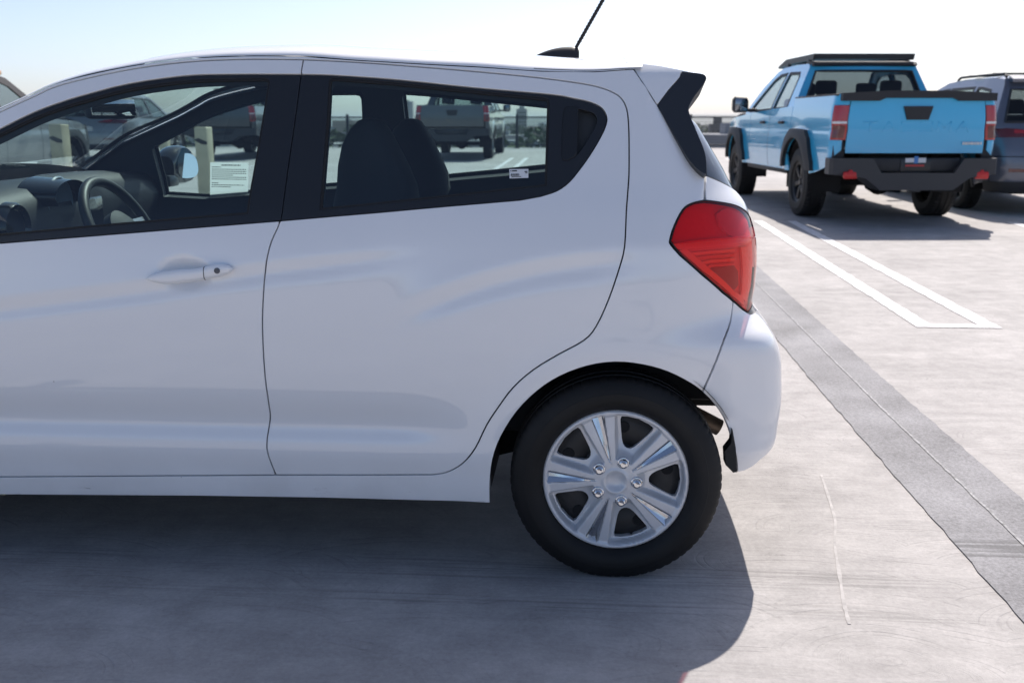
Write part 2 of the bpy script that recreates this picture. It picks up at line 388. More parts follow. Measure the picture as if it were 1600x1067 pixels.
M_clear = mat('clear_lens', (.75, .72, .72), .08, coat=1)
M_paper = mat('white_paper', (.72, .73, .74), .7)

car = empty('white_hatchback', tuple(HLOC))
tag(car, 'white five-door hatchback filling the foreground, seen from its driver side', 'car')

# ---- outlines on the flank, metres along (q, z)
roofgap = Q(cr([(0, 175.3), (52.5, 151.5), (95.6, 133), (191, 111), (287, 97.6), (382, 93), (474, 93.5)], 4))
pre = [(-2.20, 1.045), (-2.12, 1.090), (-1.98, 1.172)]
gap1 = Q(cr([(474, 93.5), (471, 110), (466, 150), (459, 200), (451, 255), (444, 305), (438, 345), (424, 377), (415.7, 412.7), (411, 468), (410, 515), (413.8, 586), (420.5, 635), (422, 655), (416.8, 700), (430.7, 742)], 3))
rdoor = Q(cr([(474, 93.5), (557.5, 97.6), (653, 104.6), (748.7, 112.6), (844, 122), (910, 131), (936, 136.5), (954, 142.8), (968, 151), (976, 162), (980.6, 177), (982.6, 204), (983, 238), (982.8, 272), (981, 300), (978.7, 330), (976, 385), (968, 418),
              (951, 468), (931.5, 510), (912, 532), (872, 554), (833, 578), (801.6, 605.6), (778, 637), (760, 664.6), (742.5, 700), (723, 723.7), (699, 737.5), (675, 741.6)], 3))+Q([(560, 742), (431, 742)])
floorline = Q([(431, 742), (300, 743), (150, 744), (0, 745)])+[(-1.99, .262)]
frontedge = [(-2.0, .30), (-2.02, .5), (-2.03, .8), (-2.06, .93)]
fd_outer = pre+roofgap[:-1]+gap1+floorline[1:]+frontedge
dlo_top = [(-1.985, 1.105)]+Q(cr([(0, 201.5), (52, 176), (98, 159), (131, 149), (200, 131.5), (287, 119), (350, 116.7), (417, 116.5), (470.5, 116.8)], 3))
g_mid = [p for p in gap1 if qz(0, 117)[1]*0+p[1] < dlo_top[-1][1]-.004 and p[1] > Q([(438, 345)])[0][1]-.002]
belt = Q([(437.5, 345), (300, 356), (150, 368), (0, 380)])+[(-1.95, .915), (-2.045, .925), (-2.05, 1.0)]
# white part of the front door: whole door outline minus the black window band, which reaches the door's rear edge
i_t = next(i for i, p in enumerate(gap1) if p[1] < dlo_top[-1][1]); i_b = next(i for i, p in enumerate(gap1) if p[1] < belt[0][1])
fd_white = pre+roofgap[:-1]+gap1[:i_t]+dlo_top[::-1]+[(-2.05, 1.06)]+belt[::-1]+gap1[i_b:]+floorline[1:]+frontedge
fd_band = dlo_top+gap1[i_t:i_b]+belt+[(-2.05, 1.06)]
fg = Q(cr([(0, 209), (52, 184), (98, 167), (131, 157), (200, 139), (287, 126.5), (350, 123.3), (412, 122.5)], 3))+Q([(419, 124), (421, 129), (417, 155), (405, 228), (393, 295), (387, 334)])+Q([(300, 341), (150, 354), (0, 368)])
fglass = [(-1.85, 1.155)]+fg+[(-1.85, .955)]
# rear door
rd_outer = gap1[::-1][1:-1][::-1]
dlo_r_top = Q(cr([(470.5, 116.8), (520, 118), (620, 125), (740, 137.5), (860, 148), (893.7, 153.7), (919, 159), (936, 166), (944, 174), (948, 184), (947, 194), (941, 209), (927.5, 233), (910.6, 258), (890, 283.6), (870, 298), (845, 306.5)], 3))
belt_r = Q([(812, 312.5), (650, 326.5), (437.5, 345)])
rd_white = gap1[:1]+rdoor[1:]+gap1[i_b:][::-1][1:]+belt_r[::-1]+dlo_r_top[::-1]+gap1[1:i_t][::-1]
rd_band = dlo_r_top+belt_r+gap1[i_t:i_b][::-1]
rglass = Q([(514, 128), (516, 123.5), (521, 121.8), (560, 124.5), (620, 129.5), (740, 142), (852, 153.2), (857, 155), (858, 159), (854, 290), (680, 309), (499.5, 327.5), (505, 258), (511, 185)])
# body side: sill, wheel arch, quarter panel, roof rail
arch = Q(cr([(766, 786), (766, 753.7), (770, 718), (782.7, 682.5), (807.7, 643), (839.7, 611), (875, 588), (918, 572), (960.8, 566), (1003.5, 570), (1042.7, 581), (1078, 598.8), (1098, 613)], 3))
bgap = Q(cr([(1098, 613), (1117.5, 569), (1132, 530), (1142, 502), (1146, 471)], 3))
tl_low = Q([(1146, 471), (1130, 458), (1098, 430), (1064, 400)])
tl_up = Q(cr([(1064, 400), (1049, 383), (1047.5, 374), (1054, 353), (1067, 328), (1081, 318), (1101, 313.4)], 3))
hgap = Q([(1101, 313.4), (1101.5, 290), (1101, 273)])
blade_l = Q(cr([(1101, 273), (1087.5, 261.5), (1073.4, 244.7), (1048, 202.5), (1027, 164.5)], 3))
top_r = Q([(1027, 164.5), (1005, 130), (990, 108)])
rail = [(x, z+.013) for x, z in pre]+[(p[0], p[1]+.010) for p in roofgap]
rq = Q([(557.5, 94.0), (653, 99.5), (748.7, 104.5), (844, 111), (930, 112), (990, 108)])
rail_full = rail+rq[:-1]
sill_bot = [(-2.0, .205)]+Q([(0, 773), (300, 775), (500, 778), (650, 782), (766, 786)])
body = sill_bot+arch[1:]+bgap[1:]+tl_low[1:]+tl_up[1:]+hgap[1:]+blade_l[1:]+top_r[1:]+rail_full[::-1]+pre+roofgap[:-1]+rdoor[:-1]+floorline
STP = .013
def both(name, poly, m, parent_of, label=None, **k):
    out = []
    for mir in (False, True):
        o = patch(name, HS, poly, m, parent_of[mir], mirror=mir, key=(name, len(poly), k.get('off', 0)), **k); out.append(o)
    return out
side = both('body_side', body, M_white, [car, car], step=STP, inset=.0028, rim=.02)
fdoor = both('front_door', fd_white, M_white, [car, car], step=.010, inset=.0028, rim=.02)
rdoorp = both('rear_door', rd_white, M_white, [car, car], step=STP, inset=.0028, rim=.02)
both('window_trim', fd_band, M_trim, fdoor, holes=[fglass], step=.02, inset=.0018, off=-.002)
def grow(poly, d): return inset_poly(resample(poly, .02), -d)
for gname, g, par in (('window_pane', fglass, fdoor), ('window_pane', rglass, rdoorp)):
    both(gname, grow(g, .006), M_glass, par, step=.05, inset=0, off=-.0075, rim=0)
    # rubber seal round the pane
    both('window_seal', grow(g, .002), M_rubber, par, holes=[inset_poly(resample(g, .02), .0045)], step=.02, inset=0, off=-.004, rim=.006)
# pocketed rear door handle in the window band
flap = Q(cr([(885.3, 167.5), (895, 168.2), (902.5, 169.5), (902, 205), (900.5, 240), (893, 247), (885.3, 250.5), (879.5, 249), (878.3, 243), (879, 205), (881, 176), (885.3, 167.5)], 2))[:-1]
pocket = Q(cr([(904, 170.6), (919, 174), (929, 178.5), (932.5, 187), (931, 195), (924, 208), (912, 228), (902, 241)], 2))
both('door_handle', flap, mat('handle_satin_black', (.014, .015, .017), .30), rdoorp, step=.006, inset=.0006, off=.0002, rim=.003)
both('window_trim', rd_band, M_trim, rdoorp, holes=[rglass, pocket], step=.012, inset=.0018, off=-.002)
both('handle_pocket', grow(pocket, .004), mat('pocket_black', (.006, .006, .007), .5), rdoorp, step=.01, inset=0, off=-.026, rim=0, offf=lambda q, z: .0*q)
both('handle_shut_line', grow(flap, .0025), mat('pocket_black'), rdoorp, step=.006, inset=0, off=-.0014, rim=0)

# ---- inner door skins / pillars (dark), so gaps read dark and the cabin is closed
inner = [(-2.16, .24), (-.38, .24), (-.38, .46), (-.26, .60), (.0, .66), (.30, .62), (.34, .85), (.27, 1.0), (.19, 1.15), (.10, 1.33)]+[(q, z-.012) for q, z in rail_full[::-1] if q < .06]
both('door_inner', inner, M_dark, [car, car], holes=[inset_poly(resample(fglass, .02), -.004), inset_poly(resample(rglass, .02), -.004)], step=.05, inset=0, off=-.022, rim=.03)

# ---- roof, windscreen
_gx = [p for p in sorted(set(rail_full))]
_zr = smooth_table([(-2.20, 1.058), (-2.12, 1.103), (-1.98, 1.185)]+[(p[0], p[1]) for p in rail[3::3]]+[rq[0], rq[1], rq[2], rq[3], rq[4], rq[5], (.25, 1.385)])
_h = smooth_table([(-2.3, .022), (-1.75, .024), (-1.45, .034), (-1.2, .046), (-.9, .054), (-.5, .060), (-.2, .062), (.0, .050), (.08, .042), (.25, .025)])
def roofpt(X, s):
    """s 0 at the left rail, .5 at the centre line"""
    zr = float(_zr(X)); t0 = float(HS.XT(X, zr)[1]); h = float(_h(X)); zc = zr+h; k = abs(1-2*s)
    al = .41; a = .55*h/math.cos(al); P0 = (t0, zr); P1 = (t0+a*math.sin(al), zr+a*math.cos(al)); P2 = (t0+.16, zc); P3 = (HW, zc)
    t = (1-k); q = [(1-t)**3*P0[i]+3*(1-t)**2*t*P1[i]+3*(1-t)*t*t*P2[i]+t**3*P3[i] for i in (0, 1)]
    T = q[0]-HW
    return (X, T if s <= .5 else -T, q[1])
def sgrid(n):   # denser near the edges
    a = [(.5*(i/n)**1.6) for i in range(n+1)]; return a+[1-x for x in a[-2::-1]]
def roofmesh(name, xs, ss, m, parent, dz=0):
    V = [Vector(roofpt(x, s))+Vector((0, 0, dz)) for x in xs for s in ss]; n = len(ss)
    return mesh(name, V, [(i*n+j, i*n+j+1, (i+1)*n+j+1, (i+1)*n+j) for i in range(len(xs)-1) for j in range(n-1)], m, parent)
XH = -1.33
roof = roofmesh('roof', list(np.linspace(XH, .055, 90)), sgrid(22), M_white, car)
roofmesh('headliner', list(np.linspace(XH-.05, .10, 40)), sgrid(10)[1:-1], mat('headliner_cloth', (.10, .10, .10), .9), car, dz=-.035)
for sd in (0, 1):
    ss = [.5*(i/22)**1.6 for i in range(9)]
    if sd: ss = [1-s for s in ss]
    roofmesh('windscreen_pillar', list(np.linspace(-2.2, XH, 60)), ss, M_white, car)
    roofmesh('pillar_lining', list(np.linspace(-2.2, XH, 30)), [ss[0], ss[3], ss[8] + (.02 if not sd else -.02)], M_dark, car, dz=-.005)
ws = roofmesh('windscreen', list(np.linspace(-2.2, XH, 40)), [s for s in sgrid(22) if ss[-1]-1e-4 <= 1-s <= 1-(ss[-1]-1e-4)] if False else [x for x in sgrid(22) if x >= .5*(8/22)**1.6-1e-6 and x <= 1-.5*(8/22)**1.6+1e-6], M_wind, car, dz=-.002)
# roof ditch seam towards the tail
seam = [roofpt(x, .035-.02*(x+.35)/.4) for x in np.linspace(-.24, .05, 20)]
mb = MB(); mb.tube([(p[0], p[1], p[2]-.0004) for p in seam], .0012, 6); mb.build('roof_seam', M_rubber, roof)
mb = MB(); mb.tube([(p[0], -p[1], p[2]-.0004) for p in seam], .0012, 6); mb.build('roof_seam', M_rubber, roof)
# aerial
base = []
for t in np.linspace(0, 1, 14):
    x = -.285+.165*t; zz = 1.0
    hgt = .050*(1-(1-t)**2.2)*(1 if t < .93 else 1-.10*(t-.93)/.07); wd = .034*(1-(1-t)**2)+.004
    zr_ = roofpt(x, .5)[2]-.004
    base.append([(x, wd*math.cos(a)*(1 if math.sin(a) < .2 else 1-.35*math.sin(a)), zr_+hgt*max(0, math.sin(a))) for a in np.linspace(-.15, math.pi+.15, 13)])
aer = empty('aerial', parent=car)
mb = MB(); mb.loft(base); mb.build('aerial_base', mat('aerial_black', (.02, .021, .024), .45), aer)
p0 = Vector((-.132, 0, roofpt(-.132, .5)[2]+.040)); dr = Vector((.50, 0, .87)).normalized()
mb = MB(); mb.tube([p0+dr*t for t in np.linspace(0, .28, 8)], [.0055]*8, 10)
for k in range(46):   # spiral rib
    pass
sp = [p0+dr*(.02+.26*t)+(Vector((0, 1, 0))*math.cos(t*150)+dr.cross(Vector((0, 1, 0)))*math.sin(t*150))*.0055 for t in np.linspace(0, 1, 420)]
mb.tube(sp, .0016, 5); mb.build('aerial_mast', M_rubber, aer)

# ---- spoiler
tb2 = lambda X, z: _tb(z)+.045*np.maximum(0, np.asarray(X)+.45)**2+.022+.10*np.maximum(0, np.asarray(X)-.05)**2+.55*softplus(np.asarray(z)-1.375, .006)
class Plain:
    def __init__(s, fn): s.fn = fn
    def P(s, q, z): q = np.asarray(q, float); z = np.asarray(z, float); return np.stack([q, s.fn(q, z)-HW, z], -1)
    N = Surf.N
SPS = Plain(tb2)
def sq(u, v):
    x, z = aty(u, v, Y0+.2)[[0, 2]]-np.array([HLOC[0], 0])
    for _ in range(8): x, z = aty(u, v, Y0+float(tb2(x, z)))[[0, 2]]-np.array([HLOC[0], 0])
    return (float(x), float(z))
blade = [sq(*p) for p in cr([(1027, 165), (1045, 141), (1060, 124), (1065, 111.5)], 3)[:-1]]+[sq(*p) for p in cr([(1065, 111.5), (1085, 113.5), (1099, 116), (1103.8, 121.5), (1101.5, 129), (1093, 141), (1084.7, 152), (1077, 166), (1077, 176), (1083, 192), (1094.5, 219), (1101, 236), (1104, 252), (1104.5, 272)], 3)[:-1]]+[sq(*p) for p in cr([(1104.5, 273), (1095, 268.5), (1085, 260), (1073.4, 245.5), (1048, 203), (1027, 165)], 3)[:-1]]
wtip = [sq(*p) for p in [(984, 98), (1000, 99.5), (1030, 103), (1064, 109.5), (1062, 121), (1045, 140), (1027, 164), (1005, 130)]]
spo = empty('rear_spoiler', parent=car)
for mir in (False, True):
    patch('spoiler_blade', SPS, blade, mat('blade_satin_black', (.026, .029, .035), .24), spo, step=.01, inset=.0012, rim=.085, mirror=mir, key='blade')
    patch('spoiler_corner', SPS, wtip, M_white, spo, step=.01, inset=.0012, rim=.06, mirror=mir, key='wtip', off=.0005)
# wing between the corners: top skin falls gently to the trailing edge
pe = [sq(984, 98), sq(1030, 103), sq(1064, 109.5), sq(1101, 117.5)]
secs = []
for s in np.linspace(-1, 1, 41):
    k = 1-s*s; sec = []
    top = [(pe[0][0]-.01, pe[0][1]), (pe[1][0], pe[1][1]), (pe[2][0]+.012*k, pe[2][1]), (pe[3][0]+.03*k, pe[3][1])]
    bump = .016*k; bq = (.050*k, .046*k, .036*k, .026*k)
    yy = s*(HW-float(tb2(.1, 1.40))-.004)
    up = [(x, yy, z+b_) for (x, z), b_ in zip(top, bq)]; lo = [(top[3][0]-.004, yy, top[3][1]+bump-.016), (top[1][0], yy, top[1][1]+bump-.045), (top[0][0], yy, top[0][1]+bump-.05)]
    secs.append(up+lo)
mb = MB(); mb.loft(secs); mb.build('spoiler_wing', M_white, spo, angle=50)

# ---- tailgate, rear glass, lamps, bumper (wrap round to the centre line; both halves)
q2 = HS.q2+.002
z_gl = qz(1101, 273)[1]
rg = Q([(1106, 274), (1104.5, 250), (1095, 220), (1080, 184)])+[(HS.q0+.12, 1.33), (HS.q0+.16, 1.37), (HS.q1+.1, 1.385), (q2, 1.39), (q2, .985), (HS.q1+.10, .985)]+Q([(1148, 295)])
hatchp = Q([(1103, 274.5)])+Q([(1148, 297)])+[(HS.q1+.10, .978), (q2, .978), (q2, .60), (HS.q1+.16, .60), (HS.q1+.10, .66), (HS.q1+.02, .80)]+Q([(1172, 334), (1150, 322.5), (1125, 316), (1103, 313)])
lamp_out = Q(cr([(1046.8, 377), (1054, 353), (1067, 328), (1081, 318), (1101, 313.4), (1126, 315.7), (1149, 320.5), (1164, 329), (1172, 340)], 3))+[(HS.q1-.02, qz(1176, 350)[1]), (HS.q1+.015, qz(1181, 375)[1]), (HS.q1+.02, qz(1181, 400)[1]), (HS.q1+.01, qz(1180, 440)[1]), (HS.q1-.03, qz(1177, 470)[1])]+Q(cr([(1173, 483), (1168.5, 488), (1160, 482), (1146, 470), (1098, 429), (1064, 399), (1046.8, 377)], 3))[:-1]
bump_poly = bgap[::-1][:-1]+Q(cr([(1098, 613), (1114, 629), (1131.7, 654), (1144, 686), (1151, 718), (1152.5, 738)], 3))+Q([(1164, 735), (1176, 728.5), (1187, 719)])+[(HS.q1+.03, .37), (HS.q1+.2, .385), (q2, .385), (q2, .595), (HS.q1+.165, .595), (HS.q1+.10, .655), (HS.q1+.0, .715)]+Q([(1172, 491), (1160, 483.5)])
tg = empty('tailgate', parent=car); bmp = empty('rear_bumper', parent=car)
for mir in (False, True):
    patch('tailgate_skin', HS, hatchp, M_white, tg, step=.016, mirror=mir, key='hatch')
    patch('rear_window', HS, rg, M_rearglass, tg, step=.03, inset=.001, off=-.004, rim=.004, mirror=mir, key='rg')
    patch('window_border', HS, rg, M_black, tg, holes=[inset_poly(resample(rg, .03), .045)], step=.03, inset=.001, off=-.010, rim=.004, mirror=mir, key='rgb')
    patch('bumper_skin', HS, bump_poly, M_white, bmp, step=.013, mirror=mir, key='bump')
    lp = empty('tail_light', parent=car)
    patch('lamp_seal', HS, lamp_out, M_rubber, lp, holes=[inset_poly(resample(lamp_out, .01), .0022)], step=.01, inset=.0004, off=.001, rim=.015, mirror=mir, key='lampseal')
    patch('lamp_housing', HS, lamp_out, M_bowl, lp, step=.01, inset=.001, off=-.0105, rim=-.012, mirror=mir, key='lampo')
    split = [(1172, 371), (1150, 373), (1120, 375.5), (1090, 378.5), (1056, 382)]
    upl = Q(cr([(1049.5, 377), (1056, 354), (1068.5, 330), (1082, 320), (1101, 315.4), (1126, 317.6), (1148, 322), (1163, 331), (1171, 342)], 3))+[(HS.q1-.02, qz(1176, 352)[1]), (HS.q1+.012, qz(1181, 371)[1])]+Q(split)
    low = [(HS.q1+.013, qz(1181, 373)[1]), (HS.q1+.016, qz(1181, 400)[1]), (HS.q1+.006, qz(1180, 440)[1]), (HS.q1-.034, qz(1177, 468)[1])]+Q(cr([(1172, 481), (1168.2, 485.5), (1160, 480), (1146, 467.5), (1098, 427), (1066, 399), (1055, 386)], 2))+Q([(u, v+1.6) for u, v in split[::-1]])
    patch('lens_upper', HS, upl, M_lensu, lp, step=.008, inset=.0006, off=.002, rim=.006, mirror=mir, key='upl')
    patch('lens_lower', HS, low, M_lensl, lp, step=.008, inset=.0006, off=.002, rim=.006, mirror=mir, key='low')
    # inside: brow, reflector bowl, ridged light guide, lower chamber with its frame
    brow = Q([(1052, 381), (1080, 376), (1120, 372), (1160, 369), (1172, 368), (1173, 378), (1150, 381), (1112, 386), (1076, 389), (1060, 389)])
    patch('lamp_brow', HS, brow, mat('lamp_red_plastic', (1.0, .045, .03), .25, coat=.5), lp, step=.008, inset=0, off=-.003, rim=.007, mirror=mir, key='brow')
    dome = Q(cr([(1121, 334), (1135, 325), (1151, 329), (1166, 340), (1171, 352), (1165, 364), (1151, 369), (1137, 363), (1126, 351), (1121, 334)], 2))[:-1]
    cq = np.mean(np.array(dome), 0)
    patch('reflector_bowl', HS, dome, mat('lamp_frost', (.80, .12, .14), .3), lp, step=.006, inset=0, off=-.003, rim=.007, mirror=mir, key='dome', offf=lambda q, z: -.006*np.exp(-(((q-cq[0])/.03)**2+((z-cq[1])/.025)**2)))
    for k in range(4):
        v0 = 392+k*7.2; g = Q([(1080+k*9, v0+3), (1112, v0), (1150, v0-3), (1152, v0), (1114, v0+3.4), (1084+k*9, v0+6)])
        patch('light_guide', HS, g, M_bowl if k % 2 else mat('lamp_red_plastic'), lp, step=.006, inset=0, off=-.0055, rim=.005, mirror=mir, key=('lg', k))
    cham = Q([(1100, 417), (1128, 413), (1150, 415), (1157, 424), (1158, 446), (1152, 453), (1138, 447), (1118, 431)])
    patch('lamp_chamber', HS, cham, mat('lamp_dark_red', (.42, .015, .018), .3), lp, step=.008, inset=0, off=-.008, rim=.003, mirror=mir, key='cham')
    frame = Q([(1062, 391), (1074, 389), (1110, 420), (1150, 456), (1164, 466), (1165, 478), (1146, 462), (1098, 422)])
    patch('lamp_frame', HS, frame, mat('lamp_red_plastic'), lp, step=.008, inset=0, off=-.004, rim=.006, mirror=mir, key='frm')
    fr2 = Q([(1160, 386), (1170, 385), (1172, 440), (1168, 472), (1160, 462), (1163, 430)])
    patch('lamp_frame', HS, fr2, mat('lamp_red_plastic'), lp, step=.008, inset=0, off=-.004, rim=.006, mirror=mir, key='frm2')
# bumper top ledge under the lamp and tailgate (catches the sun)
sec1, sec2 = [], []
for q in np.linspace(HS.q0+.20, q2, 40):
    zz = .735 if q < HS.q1+.05 else .62; a = HS.P(q, min(zz, .60+.14*(1-sstep(HS.q1-.05, HS.q1+.18, q)))); n = HS.N(q, .66); sec1.append(a-n*.004); sec2.append(a-n*.10+np.array([0, 0, .012]))
for sgn in (1, -1):
    V = [(p[0], sgn*p[1], p[2]) for p in sec1+sec2]; n = len(sec1)
    mesh('bumper_ledge', V, [((i, i+1, n+i+1, n+i) if sgn < 0 else (n+i, n+i+1, i+1, i)) for i in range(n-1)], M_white, bmp)
# black flap at the foot of the bumper, inside the arch
fl = [aty(u, v, Y0+.05)-HLOC for u, v in [(1150, 700), (1152, 738), (1146, 739), (1134, 727), (1133, 706), (1143, 693), (1145, 672)]]
for sgn in (1, -1):
    mb = MB(); mb.prism([(p[0], p[2]) for p in fl], sgn*(fl[0][1]+.004), sgn*(fl[0][1]+.05)); mb.build('arch_flap', M_rubber, bmp, smooth=False)
# plate on the tailgate
mb = MB(); mb.box((HS.XT(q2, .72)[0]+.012, 0, .74), (.004, .305, .15), .003); mb.build('licence_plate', M_paper, tg)

# ---- front end (beyond the frame's left edge)
farch = [(-2.385+.355*math.cos(a), .285+.345*math.sin(a)) for a in np.linspace(-.20, math.pi+.25, 34)]
fender = [(-2.0, .24)]+farch+[(-2.78, .20), (-2.82, .45), (-2.74, .64), (-2.62, .80), (-2.55, .905), (-2.4, .965), (-2.2, 1.02), (-2.2, 1.044), (-2.07, .94), (-2.04, .8), (-2.03, .5), (-2.01, .30)]
nose = [(-2.79, .20), (HS.qf1-.1, .18), (HS.qf2, .18), (HS.qf2, .70), (HS.qf1-.1, .70), (-2.93, .66), (-2.83, .62), (-2.83, .45)]
hlamp = [(-2.755, .645), (-2.84, .635), (-2.95, .675), (HS.qf1-.04, .715), (-3.0, .78), (-2.85, .86), (-2.66, .90), (-2.63, .81)]
both('front_fender', fender, M_white, [car, car], step=.02)
both('front_bumper', nose, M_white, [car, car], step=.025)
both('headlight', hlamp, mat('headlamp_lens', (.6, .62, .64), .08, coat=1), [car, car], step=.02, off=.001)
edge = [HS.P(q, z) for q, z in cr([(-2.16, 1.045), (-2.28, 1.005), (-2.4, .972), (-2.55, .912), (-2.66, .905), (-2.85, .865), (-2.97, .80), (HS.qf1-.03, .735), (HS.qf1-.15, .712), (HS.qf1-.32, .705)], 3)]
secs = [[(p[0]-.05*(1-s*s)*sstep(0, .5, k/len(edge)), p[1]*s, p[2]+.055*(1-s*s)*(1-.8*sstep(.55, 1, k/len(edge)))+.002) for s in np.linspace(1, -1, 25)] for k, p in enumerate(edge)]
mb = MB(); mb.loft(secs, close_ring=False); mb.build('hood', M_white, car)
grl = [(HS.qf1-.05, .50), (HS.qf2, .48), (HS.qf2, .66), (HS.qf1-.05, .64)]
both('grille', grl, M_trim, [car, car], step=.03, off=.004)
mb = MB(); mb.box((-2.23, 0, .995), (.10, 1.2, .05), .01); mb.build('cowl', M_trim, car)

# ---- underbody
mb = MB(); mb.box((-1.17, 0, .27), (1.62, 1.46, .12), .02); mb.build('floor_pan', M_under, car)
mb = MB(); mb.box((.02, 0, .50), (.66, 1.02, .16), .03); mb.box((.2, 0, .53), (.34, 1.25, .12), .03); mb.build('boot_floor', M_under, car)
mb = MB(); mb.box((-2.55, 0, .42), (.9, 1.05, .40), .03); mb.build('engine_bay', M_under, car)
for X in (0, -2.385):
    for sgn in (1, -1):
        V = []; F = []; a0, a1 = (R(28), R(186)) if X == 0 else (R(-5), R(185)); n = 26
        for i in range(n+1):
            a = a0+(a1-a0)*i/n
            for s in (-HW+.028, -HW+.12, -HW+.30): V.append((X+.345*math.cos(a), sgn*s, .292+.345*math.sin(a)))
        for i in range(n):
            for j in range(2): F.append((i*3+j, i*3+j+1, i*3+j+4, i*3+j+3))
        k = len(V); V.append((X, sgn*(-HW+.30), .35)); F += [(i*3+2, (i+1)*3+2, k) for i in range(n)]
        mesh('wheel_well', V, F, M_under, car)
mb = MB(); mb.tube([(.0, -.46, .23), (0, .46, .23)], .035, 12); mb.box((-.12, -.50, .26), (.34, .05, .07), .015); mb.box((-.12, .50, .26), (.34, .05, .07), .015)
mb.build('axle_beam', mat('suspension_black', (.02, .02, .021), .6), car)
pa, pb = aty(1082, 646, Y0+.42)-HLOC, aty(1124, 668, Y0+.42)-HLOC; dv = (pb-pa)/np.linalg.norm(pb-pa)
mb = MB(); mb.tube([pa-dv*.25+np.array([0, .02, .01]), pa-dv*.1, pa, pb-dv*.004, pb, pb-dv*.002], [.026, .026, .026, .026, .026, .022], 18, caps=False); mb.build('exhaust_pipe', M_pipe, car)
mb = MB(); mb.box(tuple(pa+np.array([-.02, 0, .05])), (.03, .02, .06), .004); mb.build('exhaust_hanger', M_pipe, car)

# ---- wheels
RT = .2925; SP0 = 34.2
def tyre_mesh(name, parent, rt=RT, width=.185, rim_r=.2, groove=.0022, nblk=72, mtl=None, flat=None, coarse=False):
    hw_ = width/2
    prof = [(rim_r-.004, hw_*.60), (rim_r+.001, hw_*.76), (rim_r+.004, hw_*.80), (rim_r+.012, hw_*.90), (rim_r+.022, hw_*.965), (rim_r+(rt-rim_r)*.42, hw_), (rim_r+(rt-rim_r)*.55, hw_*.985), (rim_r+(rt-rim_r)*.56, hw_*.975), (rim_r+(rt-rim_r)*.72, hw_*.93),
            (rt-.016, hw_*.865), (rt-.010, hw_*.82), (rt-.0048, hw_*.75), (rt-.0018, hw_*.66), (rt-.0010, hw_*.52)]
    gr = [(rt-.0008, hw_*.50), (rt-.0075, hw_*.48), (rt-.0075, hw_*.40), (rt-.0006, hw_*.38), (rt-.0003, hw_*.10), (rt-.0075, hw_*.08)]
    half = prof+gr; full = half+[(r, -s) for r, s in half[::-1]]
    sub = 1 if coarse else 4; n = nblk*sub; V = []; F = []; m = len(full)
    for k in range(n):
        a = 2*math.pi*k/n; cut = (k % sub == 0) and not coarse
        for j, (r, s) in enumerate(full):
            jj = j if j < m/2 else m-1-j
            if cut and 9 <= jj <= 14: r -= groove*(.5 if jj == 9 else 1)
            z = r*math.sin(a)
            if flat: z = max(z, -flat)
            V.append((r*math.cos(a), s, z))
    for k in range(n):
        for j in range(m-1): F.append((k*m+j, k*m+j+1, ((k+1) % n)*m+j+1, ((k+1) % n)*m+j))
    me = MB(); me.V = V; me.F = F; return me.build(name, mtl or M_tyre, parent, angle=28)
# wheel frame: y axis = axle, outer side towards -y
def hub_h(r, th):
    """height (outwards) of the wheel trim over radius and angle"""
    r = np.asarray(r, float); d = (np.degrees(th)-SP0+36) % 72-36          # degrees from spoke centre line
    arc = np.abs(np.radians(d))*r
    halfw = .010+.245*np.maximum(r-.03, 0)
    m = 1-sstep(0, .010, arc-halfw+.003)
    base = .070+.008*(1-(r/.19)**2)
    floor = .042+.014*(1-sstep(.05, .12, r))
    h = np.where(r < .062, base, floor+(base-floor)*np.maximum(m, 1-sstep(.055, .085, r)))
    h = h-.010*np.exp(-(r/.024)**4)+.0035*np.exp(-((r-.031)/.006)**2)
    tw = np.clip((r-.056)/.1325, 0, 1); ins = 1-sstep(.80, 1.12, arc/(.0006+.0158*tw)); h = h-ins*(.0035+.0125*tw)*(r > .05)
    lip = sstep(.181, .190, r); h = h*(1-lip)+lip*.0745; h = h-.012*sstep(.197, .2035, r)
    return h
class Hub:
    def P(s, q, z): q = np.asarray(q, float); z = np.asarray(z, float); r = np.hypot(q, z); return np.stack([q, -hub_h(r, np.arctan2(z, q)), z], -1)
    N = Surf.N
HUB = Hub()
